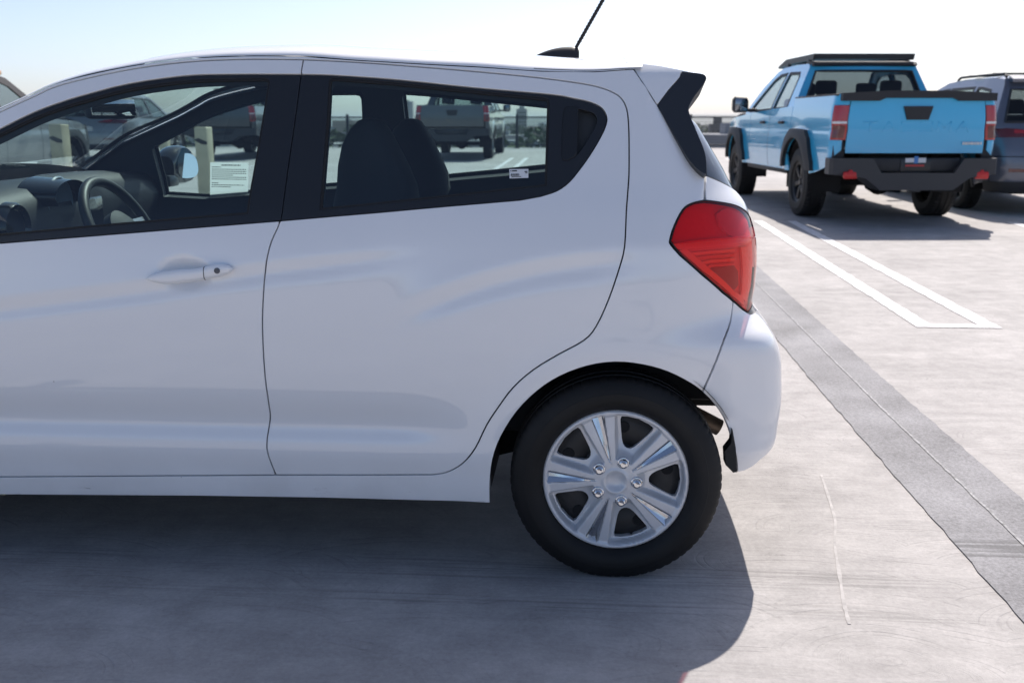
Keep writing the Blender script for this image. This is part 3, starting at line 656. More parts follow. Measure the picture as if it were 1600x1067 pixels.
def hub_trim(parent):
    outer = [(.2035*math.cos(a), .2035*math.sin(a)) for a in np.linspace(0, 2*math.pi, 121)[:-1]]
    holes = []
    for k in range(5):
        c = R(SP0+36+72*k); pl = []
        loc = [(.177, -15.5), (.179, -10), (.180, 0), (.179, 10), (.177, 15.5), (.168, 16.5), (.150, 15.6), (.130, 14), (.112, 12), (.100, 9.2), (.0935, 5.0), (.0915, 0), (.0935, -5.0), (.100, -9.2), (.112, -12), (.130, -14), (.150, -15.6), (.168, -16.5)]
        for r, a in loc: pl.append((r*math.cos(c+R(a)), r*math.sin(c+R(a))))
        holes.append(pl)
    hc = patch('wheel_trim', HUB, outer, M_hub, parent, holes=holes, step=.0042, inset=0, rim=.020, key='hub')
    for k in range(5):
        a = R(SP0+72*k); u = np.array([math.cos(a), 0, math.sin(a)]); v = np.array([-math.sin(a), 0, math.cos(a)]); V = []; F = []
        n = 10
        for i in range(n+1):
            r = .056+(.1885-.056)*i/n; wv = .0006+.0158*i/n; y = -(.070+.008*(1-(min(r, .181)/.19)**2)); dp = .0105*(i/n)
            for s, o in ((-1, -.0012), (-.93, -.0022), (0, dp), (.93, -.0022), (1, -.0012)): p = u*r+v*wv*s; V.append((p[0], y+o, p[2]))
        for i in range(n):
            for j in range(4): F.append((i*5+j, i*5+j+1, (i+1)*5+j+1, (i+1)*5+j))
        mb = MB(); mb.add(V, F); o = mb.build('chrome_insert', M_chrome, parent, angle=8)
        b = R(SP0+36+72*k); r = .0575; c = (r*math.cos(b), -float(hub_h(r, b)), r*math.sin(b))
        mb = MB(); pr = [(.0165, .002), (.0165, -.003), (.0150, -.0045), (.0135, -.0048), (.0130, -.0105), (.0112, -.0150), (.0075, -.0172), (.003, -.0165), (.0001, -.0165)]
        mb.lathe(pr, 24, 'y', c); mb.build('lug_cap', M_chrome, parent, angle=30)
def wheel(parent, loc, name='wheel', flip=False):
    w_ = empty(name, loc, math.pi if flip else 0, parent)
    tyre_mesh('tyre', w_, flat=.2845)
    mb = MB(); mb.lathe([(.198, -.060), (.200, -.066), (.194, -.052), (.189, -.02), (.186, .0), (.186, .05), (.197, .068)], 64, 'y'); mb.build('rim_barrel', M_steel, w_)
    # pressed steel centre with vent holes, brake drum behind it
    mb = MB(); pr = [(.182, -.020), (.165, -.030), (.150, -.036), (.120, -.032), (.095, -.020), (.08, -.030), (.0, -.030)]; mb.lathe(pr, 48, 'y'); st = mb.build('steel_disc', M_steel, w_)
    for k in range(10):
        a = R(36*k+10); c = (.145*math.cos(a), -.0375, .145*math.sin(a)); mb = MB(); mb.lathe([(.0001, -.0005), (.015, -.0005), (.017, .0015)], 16, 'y', c); mb.build('vent_hole', M_under, w_)
    for k in range(5):
        a = R(72*k+22); c = (.104*math.cos(a), -.026, .104*math.sin(a)); mb = MB(); mb.lathe([(.0001, -.012), (.011, -.011), (.014, -.004), (.024, .004)], 14, 'y', c); mb.build('rusty_boss', M_rust if k % 2 == 0 else M_steel, w_)
    hub_trim(w_); return w_
WO = -(HW-.0925-.004)
w0 = wheel(car, (0, WO, .285))
for loc, fl in (((0, -WO, .285), True), ((-2.385, WO, .285), False), ((-2.385, -WO, .285), True)):
    c = copy_tree(w0, car); c.location = loc; c.rotation_euler = (0, 0, math.pi if fl else 0)

# ---- front door handle with cup, mirrors, window paper, sticker
def handle(door, mir):
    sg = -1 if mir else 1
    top = smooth_table([(229, 435.5), (238, 430), (250, 425.5), (280, 419.5), (318, 416), (345, 411.8), (356, 412.5), (362, 415), (366, 419)]); bot = smooth_table([(229, 436), (240, 439.5), (262, 441.5), (300, 437.5), (335, 432.8), (352, 429), (362, 424), (366, 420)])
    rings = []; us = list(229+137*(.5-.5*np.cos(np.linspace(0, math.pi, 44))))
    for u in us:
        p = qz(u, (float(top(u))+float(bot(u)))/2); hh = max(.0012, (float(bot(u))-float(top(u)))/2/566); n_ = HS0.N(*p)
        lift = .007+.008*math.sin(math.pi*min(1, max(0, (u-229)/137)))**.6; c = HS0.P(*p)+n_*lift; dp = min(.0105, hh*1.0); up_ = np.array([0, 0, 1.0]); up_ = up_-n_*(up_@n_)
        rings.append([tuple(c+up_*hh*math.copysign(abs(math.sin(a))**.8, math.sin(a))+n_*dp*math.cos(a)) for a in np.linspace(0, 2*math.pi, 25)[:-1]])
    if mir: rings = [[(p[0], -p[1], p[2]) for p in r] for r in rings]
    mb = MB(); mb.loft(rings); hb = mb.build('door_handle', M_white, door, angle=70)
    k = min(range(len(us)), key=lambda i: abs(us[i]-326)); rg_ = rings[k]; c = np.mean(np.array(rg_), 0)
    mb = MB(); mb.tube([tuple(c+(np.array(p)-c)*1.012+np.array([.0045*math.cos(2*math.pi*i/24+math.pi), 0, 0])*0) for i, p in enumerate(rg_+rg_[:1])], .0011, 5, caps=False); mb.build('handle_joint', M_trim, hb)
    # mounting pads that join the pull to the door
    for u in (243, 349):
        p = qz(u, (float(top(u))+float(bot(u)))/2); c = HS0.P(*p); mb = MB(); mb.box((c[0], sg*(c[1]+.002), c[2]), (.030, .022, .010), .003); mb.build('handle_pad', M_white, hb)
    u = 343.5; p = qz(u, 421); ck = HS0.P(*p)+HS0.N(*p)*.0245
    mb = MB(); mb.lathe([(.0001, -.0015), (.0068, -.0012), (.0078, .0), (.0082, .006)], 20, 'y', tuple(ck))
    mb.box((ck[0], ck[1]-.0016, ck[2]), (.0016, .001, .008))
    if mir: mb.V = [(v[0], -v[1], v[2]) for v in mb.V]
    mb.build('lock_cylinder', mat('lock_grey', (.10, .11, .13), .35, metal=.6), hb)
for mir in (False, True): handle(fdoor[mir], mir)
def ell_loft(mb, secs, n=20, pw=2.6):
    """secs: (centre, ax, az) super-ellipses in planes normal to S"""
    rings = []
    for (cx, cy, cz), ax, az in secs:
        ring = []
        for k in range(n):
            a = 2*math.pi*k/n; c, s_ = math.cos(a), math.sin(a)
            ring.append((cx+ax*math.copysign(abs(c)**(2/pw), c), cy, cz+az*math.copysign(abs(s_)**(2/pw), s_)))
        rings.append(ring)
    mb.loft(rings); return mb
for sg in (-1, 1):
    mr = empty('door_mirror', (-1.86, sg*.80, 1.02), 0, car)
    mb = MB(); secs = []
    for t in np.linspace(0, 1, 12):       # housing grows outwards then closes round
        k = math.sin(math.pi*min(1, .12+.80*t))**.5
        secs.append(((-.025+.02*t, sg*(.02+.23*t), .03+.012*math.sin(math.pi*t)), .066*k+.003, .080*k+.003))
    ell_loft(mb, secs, 24); mb.V = [(min(v[0], .022), v[1], v[2]) for v in mb.V]; mb.build('mirror_housing', M_white if sg < 0 else M_black, mr)
    mb = MB(); mb.box((-.03, sg*.02, -.02), (.10, .10, .05), .012); mb.build('mirror_foot', M_trim, mr)
    mb = MB(); pl = [(.078*math.copysign(abs(math.cos(a))**.75, math.cos(a)), .054*math.copysign(abs(math.sin(a))**.75, math.sin(a))) for a in np.linspace(0, 2*math.pi, 33)[:-1]]
    n = len(pl); rotm = Euler((0, R(-7), sg*R(-16))).to_matrix()
    V = [rotm @ Vector((.0, p[0], p[1])) for p in pl]; V = [(v[0]+.028, v[1]+sg*.135, v[2]+.038) for v in V]
    mb.add(V+[(v[0]-.012, v[1], v[2]) for v in V], [tuple(range(n)), tuple(range(2*n-1, n-1, -1))]+[(i, i+n, (i+1) % n+n, (i+1) % n) for i in range(n)]); mb.build('mirror_glass', M_mirror, mr)
# interior mirror
im = empty('interior_mirror', parent=car)
c = aty(172, 169.5, Y0+HW)-HLOC
mb = MB(); mb.box(tuple(c), (.035, .20, .072), .0165, Euler((0, R(-8), R(-25))), seg=4); mb.build('mirror_shell', M_dark, im)
rot = Euler((0, R(-8), R(-25))); mb = MB(); mb.box(tuple(Vector(c)+rot.to_matrix() @ Vector((.0178, 0, 0))), (.003, .182, .056), .0014, rot); mb.build('mirror_face', M_mirror, im)
mb = MB(); mb.tube([tuple(c+np.array([-.01, 0, .02])), tuple(c+np.array([-.05, 0, .055])), tuple(c+np.array([-.08, 0, .075]))], .012, 10); mb.build('mirror_stalk', M_dark, im)

# ---- cabin
def seat(cy):
    st = empty('front_seat', (0, cy, 0), 0, car)
    secs = []
    for z, xa, xb, hwd in [(.42, -1.00, -.80, .21), (.60, -.97, -.74, .235), (.80, -.92, -.68, .24), (.93, -.88, -.635, .225), (1.0, -.85, -.60, .17), (1.06, -.84, -.605, .125), (1.12, -.835, -.63, .112), (1.18, -.82, -.66, .105), (1.225, -.795, -.685, .092), (1.25, -.77, -.705, .07), (1.258, -.75, -.725, .04)]:
        ring = []; cx = (xa+xb)/2; ax = (xb-xa)/2
        for k in range(28):
            a = 2*math.pi*k/28; c_, s_ = math.cos(a), math.sin(a); ring.append((cx+ax*math.copysign(abs(c_)**.75, c_), hwd*math.copysign(abs(s_)**.7, s_), z))
        secs.append(ring)
    mb = MB(); mb.loft(secs); mb.build('seat_back', M_cloth, st, angle=60)
    mb = MB(); mb.box((-1.13, 0, .44), (.52, .46, .16), .05, Euler((0, R(7), 0)), seg=4); mb.build('seat_cushion', M_cloth, st)
    mb = MB(); mb.box((-.665, 0, .80), (.02, .30, .44), .009, Euler((0, R(-16), 0))); mb.build('seat_back_panel', M_trimgrey, st)
seat(-.36); seat(.36)
rb = empty('rear_bench', parent=car)
mb = MB(); mb.box((-.02, 0, .62), (.14, 1.16, .56), .05, Euler((0, R(14), 0)), seg=4); mb.build('bench_back', M_cloth, rb)
mb = MB(); mb.box((-.28, 0, .42), (.46, 1.16, .14), .04, seg=3); mb.build('bench_cushion', M_cloth, rb)
ds = empty('dashboard', parent=car)
secs = []
for s in np.linspace(-1, 1, 25):
    y = s*.70; e = .02*(1-abs(s)**3); dx = -.15*sstep(-.30, .05, s)
    pr = [(-2.22, .98), (-2.17, 1.018+e), (-2.0, 1.040+e), (-1.86, 1.045+e), (-1.77, 1.035+e), (-1.73, 1.005+e), (-1.715, .96), (-1.73, .88), (-1.75, .70), (-1.85, .55), (-2.2, .5)]
    secs.append([(x+(dx if x > -1.95 else 0), y, z) for x, z in pr])
mb = MB(); mb.loft(secs); mb.build('dash_top', mat('dash_plastic', (.012, .013, .016), .55, bump=(300, .3, .001)), ds, angle=40)
secs = []
for t in np.linspace(0, 1, 9):
    x = -1.80+.12*t; r_ = .088*(1-.10*t); secs.append([(x, -.36+r_*1.35*math.cos(a), 1.022+(.060-.010*t)*math.sin(a)) for a in np.linspace(-.5, math.pi+.5, 19)])
mb = MB(); mb.loft(secs, close_ring=False); mb.build('instrument_hood', mat('dash_gloss', (.010, .011, .014), .25, coat=.5), ds)
mb = MB(); mb.lathe([(.0001, .0), (.066, .0), (.074, .004), (.078, .0)], 32, 'x', (-1.725, -.36, 1.005)); mb.build('gauge_face', mat('gauge_grey', (.25, .30, .36), .25, coat=1), ds)
mb = MB(); mb.lathe([(.050, .0), (.064, .012), (.070, .004), (.072, -.02)], 28, 'x', (-1.705, -.655, .955)); mb.build('air_vent', M_black, ds)
mb = MB(); mb.box((-1.84, 0, .90), (.03, .26, .18), .012); mb.build('centre_stack', M_black, ds)
sw = empty('steering_wheel', (-1.52, -.37, .905), 0, car); sw.rotation_euler = (0, R(-27), 0)
ring = [(0, .182*math.cos(a), .182*math.sin(a)) for a in np.linspace(0, 2*math.pi, 49)]
mb = MB(); mb.tube(ring, .0155, 12, caps=False); mb.build('wheel_rim', mat('wheel_leather', (.014, .015, .017), .5), sw)
mb = MB(); mb.lathe([(.0001, .030), (.055, .026), (.078, .010), (.075, -.02), (.04, -.05)], 28, 'x'); mb.build('wheel_hub', M_dark, sw)
for a in (R(8), R(172), R(270)):
    mb = MB(); d_ = Vector((0, math.cos(a), math.sin(a))); n_ = Vector((0, -math.sin(a), math.cos(a)))
    mb.loft([[tuple(d_*.06+n_*.030+Vector((.012, 0, 0))), tuple(d_*.06-n_*.030+Vector((.012, 0, 0))), tuple(d_*.06-n_*.030-Vector((.008, 0, 0))), tuple(d_*.06+n_*.030-Vector((.008, 0, 0)))],
             [tuple(d_*.178+n_*.018+Vector((.006, 0, 0))), tuple(d_*.178-n_*.018+Vector((.006, 0, 0))), tuple(d_*.178-n_*.018-Vector((.008, 0, 0))), tuple(d_*.178+n_*.018-Vector((.008, 0, 0)))]]); mb.build('wheel_spoke', M_silver, sw, angle=20)
mb = MB(); mb.tube([(-.04, 0, 0), (-.30, 0, -.02)], .045, 14); mb.build('steering_column', M_dark, sw)
for sg in (1,):
    mb = MB(); mb.tube([(-.05, .05, .02), (-.07, .14, .05), (-.075, .20, .065)], [.012, .010, .012], 10); mb.tube([(-.075, .135, .048), (-.075, .150, .053)], .0145, 10); mb.tube([(-.075, .165, .056), (-.075, .180, .061)], .0145, 10); mb.build('control_stalk', M_silver, sw)
# far door card: armrest, latch, light strip of sill
mb = MB(); mb.box((-1.35, .69, .70), (.75, .05, .12), .02); mb.build('door_armrest', M_trimgrey, car)
mb = MB(); mb.lathe([(.0001, -.006), (.012, -.006), (.016, 0)], 16, 'y', (-1.30, .69, .885)); mb.build('door_latch', M_silver, car)

# printed sheet in the far front window, bar-code sticker on the rear pane
def on_far(u, v, inset_=.012):
    p = aty(u, v, Y0+1.45)
    for _ in range(10):
        lp = p-HLOC; T = float(HS.XT(lp[0], lp[2])[1]); p = aty(u, v, Y0+2*HW-T-inset_)
    return p-HLOC
sheet = [on_far(u, v) for u, v in [(328.5, 254), (388, 254.5), (387.5, 313.5), (328, 312)]]
m_sheet = bpy.data.materials.new('printed_sheet'); m_sheet.use_nodes = True
n = m_sheet.node_tree.nodes; L = m_sheet.node_tree.links; b = n['Principled BSDF']; b.inputs['Roughness'].default_value = .7; b.inputs['Base Color'].default_value = (.74, .76, .75, 1)
tr = n.new('ShaderNodeBsdfTranslucent'); tr.inputs[0].default_value = (.8, .82, .8, 1); mx = n.new('ShaderNodeMixShader'); mx.inputs[0].default_value = .55
L.new(b.outputs[0], mx.inputs[1]); L.new(tr.outputs[0], mx.inputs[2]); L.new(mx.outputs[0], n['Material Output'].inputs[0])
sh = mesh('printed_sheet', sheet, [(0, 1, 2, 3)], m_sheet, car, smooth=False); sh['label'] = 'printed notice sheet stuck inside the far front window'
def lerp4(c, s, t): return (c[0]*(1-s)+c[1]*s)*(1-t)+(c[3]*(1-s)+c[2]*s)*t
ink = MB()
rows = [(.30, .80, .055, .030), (.05, .28, .11, .022)]+[(.05, .95 if k % 4 != 3 else .6, .17+.052*k, .020) for k in range(6)]+[(.05, .22, .53, .022)]+[(.05, .9, .585, .02), (.05, .55, .635, .02)]
for a0, a1, t0, th in rows:
    s = a0
    while s < a1:
        wd = random.uniform(.02, .07); e = min(s+wd, a1); q = [lerp4(sheet, x, y) for x, y in ((s, t0), (e, t0), (e, t0+th), (s, t0+th))]
        ink.add([p+np.array([0, -.0015, 0]) for p in q], [(0, 1, 2, 3)]); s = e+.012
ink.build('sheet_print', mat('ink', (.02, .02, .025), .8), sh, smooth=False, recalc=False)
stk = [HS.P(*qz(u, v))+HS.N(*qz(u, v))*(-.0055) for u, v in [(795.5, 263.5), (825.5, 263), (825.5, 277), (796, 278)]]
so = mesh('window_sticker', stk, [(0, 1, 2, 3)], M_paper, rdoorp[0], smooth=False); so['label'] = 'small white bar-code sticker on the rear side pane'
ink = MB()
stkf = [p+HS.N(*qz(810, 270))*.001 for p in stk]
s = .08
while s < .52:
    wd = random.uniform(.008, .03); q = [lerp4(stkf, x, y) for x, y in ((s, .50), (s+wd, .50), (s+wd, .76), (s, .76))]; ink.add(q, [(0, 1, 2, 3)]); s += wd+random.uniform(.01, .025)
for a0, a1, t0, th in ((.06, .10, .14, .12), (.14, .40, .14, .12), (.80, .95, .25, .10), (.84, .95, .42, .08), (.10, .62, .82, .06)):
    q = [lerp4(stkf, x, y) for x, y in ((a0, t0), (a1, t0), (a1, t0+th), (a0, t0+th))]; ink.add(q, [(0, 1, 2, 3)])
ink.build('sticker_print', mat('ink'), rdoorp[0], smooth=False, recalc=False)

# ================================================================== deck
def concrete():
    m = bpy.data.materials.new('broomed_concrete'); m.use_nodes = True; n = m.node_tree.nodes; L = m.node_tree.links; b = n['Principled BSDF']
    def N(t, **k):
        o = n.new(t)
        for a, v in k.items(): setattr(o, a, v)
        return o
    def val(sock, v): sock.default_value = v
    tc = N('ShaderNodeTexCoord'); P = tc.outputs['Object']
    def noise(scale, detail=5, vec=P, rough=.55, dist=0):
        o = N('ShaderNodeTexNoise'); val(o.inputs['Scale'], scale); val(o.inputs['Detail'], detail); val(o.inputs['Roughness'], rough); val(o.inputs['Distortion'], dist); L.new(vec, o.inputs['Vector']); return o.outputs['Fac']
    def math_(op, a, b_=None, c=None):
        o = N('ShaderNodeMath', operation=op)
        for i, x in enumerate((a, b_, c)):
            if x is None: continue
            if isinstance(x, (int, float)): val(o.inputs[i], x)
            else: L.new(x, o.inputs[i])
        return o.outputs[0]
    def ramp(x, a, b_, lo, hi):
        o = N('ShaderNodeMapRange'); o.interpolation_type = 'SMOOTHSTEP'; L.new(x, o.inputs[0])
        for i, v in enumerate((a, b_, lo, hi)): val(o.inputs[i+1], v)
        return o.outputs[0]
    def mapping(sc, loc=(0, 0, 0)):
        o = N('ShaderNodeMapping'); val(o.inputs['Scale'], sc); val(o.inputs['Location'], loc); L.new(P, o.inputs['Vector']); return o.outputs[0]
    # trowel swirls: rings about the middle of irregular cells
    wob = N('ShaderNodeTexNoise'); val(wob.inputs['Scale'], 1.3); val(wob.inputs['Detail'], 2); L.new(P, wob.inputs['Vector'])
    vadd = N('ShaderNodeVectorMath', operation='MULTIPLY_ADD'); L.new(wob.outputs['Color'], vadd.inputs[0]); val(vadd.inputs[1], (.10, .10, 0)); L.new(P, vadd.inputs[2])
    def swirl(scale, ring, seed, off):
        mp = N('ShaderNodeMapping'); val(mp.inputs['Scale'], (1.0, 1.5, 0)); val(mp.inputs['Location'], (seed, seed*.7, 0)); L.new(vadd.outputs[0], mp.inputs['Vector'])
        vo = N('ShaderNodeTexVoronoi'); vo.voronoi_dimensions = '2D'; val(vo.inputs['Scale'], scale); val(vo.inputs['Randomness'], .9); L.new(mp.outputs[0], vo.inputs['Vector'])
        sb = N('ShaderNodeVectorMath', operation='SUBTRACT'); L.new(mp.outputs[0], sb.inputs[0]); L.new(vo.outputs['Position'], sb.inputs[1])
        sh_ = N('ShaderNodeVectorMath', operation='ADD'); L.new(sb.outputs[0], sh_.inputs[0]); val(sh_.inputs[1], off)
        ln = N('ShaderNodeVectorMath', operation='LENGTH'); L.new(sh_.outputs[0], ln.inputs[0])
        nz = noise(14, 3); d = math_('ADD', ln.outputs['Value'], math_('MULTIPLY', nz, .012))
        n1 = N('ShaderNodeTexNoise'); n1.noise_dimensions = '1D'; val(n1.inputs['Scale'], ring/9.0); val(n1.inputs['Detail'], 4); val(n1.inputs['Roughness'], .7); L.new(d, n1.inputs['W'])
        return math_('MULTIPLY', ramp(n1.outputs['Fac'], .53, .68, 0, 1), -1.0), ln.outputs['Value'], vo.outputs['Color']
    s1, d1, c1 = swirl(2.4, 380, 3.1, (0, .22, 0)); s2, d2, c2 = swirl(1.6, 330, 9.7, (0.05, .30, 0))
    pick = ramp(noise(1.1, 2), .45, .55, 0, 1)
    mixs = math_('ADD', math_('MULTIPLY', s1, pick), math_('MULTIPLY', s2, math_('SUBTRACT', 1.0, pick)))
    gate = ramp(noise(2.2, 5, mapping((1, 1.6, 1), (5, 1, 0))), .36, .66, .25, 1)
    rings = math_('MULTIPLY', math_('MULTIPLY', mixs, gate), ramp(noise(12, 4, P, .7), .36, .54, 0, 1))
    mott = noise(7.5, 8, P, .72); pores = N('ShaderNodeTexVoronoi'); val(pores.inputs['Scale'], 38); L.new(P, pores.inputs['Vector']); pit = math_('MULTIPLY', ramp(pores.outputs['Distance'], .05, .11, 1, 0), ramp(noise(9, 3), .52, .66, 0, 1))
    # bright shoulder line where one pass laps the next
    lap = math_('MULTIPLY', ramp(math_('ABSOLUTE', math_('SUBTRACT', d1, .42)), 0, .016, 1, 0), ramp(noise(1.7, 3), .5, .7, 0, 1))
    streak = noise(3.0, 6, mapping((.7, 3.6, 1)), .66, .8)         # long floated streaks across the bay
    streak2 = noise(9.0, 6, mapping((.5, 4.0, 1), (2, 7, 0)), .65)
    blot = noise(.55, 5); fine = noise(75, 6, P, .75); blot2 = noise(2.3, 6, P, .6)
    # tyre scuffs that run along x
    sep = N('ShaderNodeSeparateXYZ'); L.new(P, sep.inputs[0]); yy = sep.outputs['Y']
    def track(y0, wd, seed):
        e = ramp(math_('ABSOLUTE', math_('SUBTRACT', math_('ADD', yy, math_('MULTIPLY', noise(.7, 2, mapping((1, 0, 0), (seed, 0, 0))), .10)), y0+.05)), wd*.4, wd, 1, 0)
        return math_('MULTIPLY', math_('MULTIPLY', e, ramp(noise(22, 3, mapping((.09, 3.2, 1), (seed, 0, 0))), .44, .62, 0, 1)), ramp(noise(1.4, 3, mapping((1, .3, 1), (seed, 3, 0))), .36, .56, .1, 1))
    tr_ = math_('ADD', math_('ADD', track(2.62, .11, 1.0), track(2.43, .05, 4.0)), track(7.3, .25, 6.0))
    f = math_('ADD', .5, math_('MULTIPLY', math_('SUBTRACT', streak, .5), .40))
    f = math_('ADD', f, math_('MULTIPLY', math_('SUBTRACT', streak2, .5), .15)); f = math_('ADD', f, math_('MULTIPLY', math_('SUBTRACT', blot, .5), .55))
    f = math_('ADD', f, math_('MULTIPLY', math_('SUBTRACT', blot2, .5), .5))
    f = math_('ADD', f, math_('MULTIPLY', math_('SUBTRACT', fine, .5), .62)); f = math_('ADD', f, math_('MULTIPLY', rings, .12)); f = math_('ADD', f, math_('MULTIPLY', lap, .20)); f = math_('ADD', f, math_('MULTIPLY', math_('SUBTRACT', mott, .5), .75)); f = math_('SUBTRACT', f, math_('MULTIPLY', pit, .35))
    cr_ = N('ShaderNodeValToRGB'); L.new(f, cr_.inputs[0]); e = cr_.color_ramp.elements
    e[0].position = .12; e[0].color = (.235, .223, .217, 1); e[1].position = .88; e[1].color = (.54, .515, .50, 1); x = e.new(.5); x.color = (.375, .357, .347, 1)
    dk = N('ShaderNodeMix'); dk.data_type = 'RGBA'; L.new(math_('MULTIPLY', tr_, .38), dk.inputs[0]); L.new(cr_.outputs[0], dk.inputs[6]); val(dk.inputs[7], (.13, .125, .12, 1))
    spv = N('ShaderNodeTexVoronoi'); val(spv.inputs['Scale'], 2.1); L.new(P, spv.inputs['Vector']); spots = ramp(spv.outputs['Distance'], .012, .020, .8, 0)
    sp = N('ShaderNodeMix'); sp.data_type = 'RGBA'; L.new(spots, sp.inputs[0]); L.new(dk.outputs[2], sp.inputs[6]); val(sp.inputs[7], (.05, .048, .045, 1))
    L.new(sp.outputs[2], b.inputs['Base Color']); val(b.inputs['Roughness'], .82)
    bp = N('ShaderNodeBump'); val(bp.inputs['Strength'], .42); val(bp.inputs['Distance'], .0035)
    hgt = math_('ADD', math_('MULTIPLY', rings, 1.1), math_('ADD', math_('MULTIPLY', streak2, .7), math_('ADD', math_('MULTIPLY', fine, .28), math_('MULTIPLY', lap, .8)))); L.new(hgt, bp.inputs['Height']); L.new(bp.outputs[0], b.inputs['Normal'])
    return m
DX0, DX1, DY0, DY1 = -95.0, 95.0, -40.0, 36.0
ys = [DY0, 0, 4.5, DY1]
def sheet_on_deck(name, poly, m, lift):
    """flat sheet on the deck; polygon is split where the deck begins to rise"""
    def clip(pl, keep):
        out = []
        for i, p in enumerate(pl):
            q = pl[(i+1) % len(pl)]; a, b_ = keep*(p[1]-4.5) >= 0, keep*(q[1]-4.5) >= 0
            if a: out.append(p)
            if a != b_: t = (4.5-p[1])/(q[1]-p[1]); out.append((p[0]+(q[0]-p[0])*t, 4.5))
        return out
    V = []; F = []
    for k in (-1, 1):
        c = clip(poly, k)
        if len(c) >= 3: F.append(tuple(range(len(V), len(V)+len(c)))); V += [(x, y, deck_z(y)+lift) for x, y in c]
    o = mesh(name, V, F, m, None, smooth=False); o['kind'] = 'structure'
    bm = bmesh.new(); bm.from_mesh(o.data); bmesh.ops.recalc_face_normals(bm, faces=bm.faces[:])
    for f in bm.faces:
        if f.normal.z < 0: f.normal_flip()
    bm.to_mesh(o.data); bm.free(); return o
V = []; F = []
for x in (DX0, DX1):
    for y in ys: V.append((x, y, deck_z(y)))
n = len(ys); k = len(V)
for x in (DX0, DX1):
    for y in ys: V.append((x, y, -1.0))
F = [(i, n+i, n+i+1, i+1) for i in range(n-1)]+[(k+i, k+i+1, k+n+i+1, k+n+i) for i in range(n-1)]+[(n-1, 2*n-1, k+2*n-1, k+n-1), (0, k, k+n, n)]+[(i, i+1, k+i+1, k+i) for i in range(n-1)]+[(n+i, k+n+i, k+n+i+1, n+i+1) for i in range(n-1)]
deck = mesh('parking_deck', V, F, concrete(), None, smooth=False); deck['kind'] = 'structure'
bm = bmesh.new(); bm.from_mesh(deck.data); bmesh.ops.recalc_face_normals(bm, faces=bm.faces[:]); bm.to_mesh(deck.data); bm.free()

# coated joint strip with a light seam
def coating():
    m = bpy.data.materials.new('deck_coating'); m.use_nodes = True; n = m.node_tree.nodes; L = m.node_tree.links; b = n['Principled BSDF']
    tc = n.new('ShaderNodeTexCoord'); sep = n.new('ShaderNodeSeparateXYZ'); L.new(tc.outputs['Object'], sep.inputs[0])
    a = n.new('ShaderNodeTexNoise'); a.inputs['Scale'].default_value = 95; a.inputs['Detail'].default_value = 8; a.inputs['Roughness'].default_value = .8; L.new(tc.outputs['Object'], a.inputs['Vector'])
    c = n.new('ShaderNodeTexNoise'); c.inputs['Scale'].default_value = 2.2; c.inputs['Detail'].default_value = 5; L.new(tc.outputs['Object'], c.inputs['Vector'])
    mth = n.new('ShaderNodeMath'); mth.operation = 'MULTIPLY_ADD'; L.new(c.outputs['Fac'], mth.inputs[0]); mth.inputs[1].default_value = .45
    m2 = n.new('ShaderNodeMath'); m2.operation = 'MULTIPLY'; L.new(a.outputs['Fac'], m2.inputs[0]); m2.inputs[1].default_value = .75; L.new(m2.outputs[0], mth.inputs[2])
    r = n.new('ShaderNodeValToRGB'); L.new(mth.outputs[0], r.inputs[0]); e = r.color_ramp.elements; e[0].position = .40; e[0].color = (.060, .059, .062, 1); e[1].position = .80; e[1].color = (.36, .355, .372, 1)
    # tyre scuffs across the strip
    mp = n.new('ShaderNodeMapping'); mp.inputs['Scale'].default_value = (.8, 26, 1); L.new(tc.outputs['Object'], mp.inputs['Vector'])
    s = n.new('ShaderNodeTexNoise'); s.inputs['Scale'].default_value = 1.6; s.inputs['Detail'].default_value = 3; L.new(mp.outputs[0], s.inputs['Vector'])
    rs = n.new('ShaderNodeMapRange'); rs.interpolation_type = 'SMOOTHSTEP'; rs.inputs[1].default_value = .42; rs.inputs[2].default_value = .60; L.new(s.outputs['Fac'], rs.inputs[0])
    ya = n.new('ShaderNodeMath'); ya.operation = 'SUBTRACT'; L.new(sep.outputs['Y'], ya.inputs[0]); ya.inputs[1].default_value = 2.88
    yb = n.new('ShaderNodeMath'); yb.operation = 'ABSOLUTE'; L.new(ya.outputs[0], yb.inputs[0])
    rb_ = n.new('ShaderNodeMapRange'); rb_.interpolation_type = 'SMOOTHSTEP'; rb_.inputs[1].default_value = .07; rb_.inputs[2].default_value = .13; rb_.inputs[3].default_value = .62; rb_.inputs[4].default_value = 0; L.new(yb.outputs[0], rb_.inputs[0])
    mm = n.new('ShaderNodeMath'); mm.operation = 'MULTIPLY'; L.new(rs.outputs[0], mm.inputs[0]); L.new(rb_.outputs[0], mm.inputs[1])
    mx = n.new('ShaderNodeMix'); mx.data_type = 'RGBA'; L.new(mm.outputs[0], mx.inputs[0]); L.new(r.outputs[0], mx.inputs[6]); mx.inputs[7].default_value = (.06, .06, .062, 1)
    L.new(mx.outputs[2], b.inputs['Base Color']); b.inputs['Roughness'].default_value = .75
    bp = n.new('ShaderNodeBump'); bp.inputs['Strength'].default_value = .6; bp.inputs['Distance'].default_value = .003; L.new(a.outputs['Fac'], bp.inputs['Height']); L.new(bp.outputs[0], b.inputs['Normal'])
    return m
def ragged(x0, x1, y0, y1, amp, stp):
    yy = np.arange(y0, y1, stp); l = [(x0+rng.normal(0, amp), y) for y in yy]; r = [(x1+rng.normal(0, amp), y) for y in yy]; return l+r[::-1]
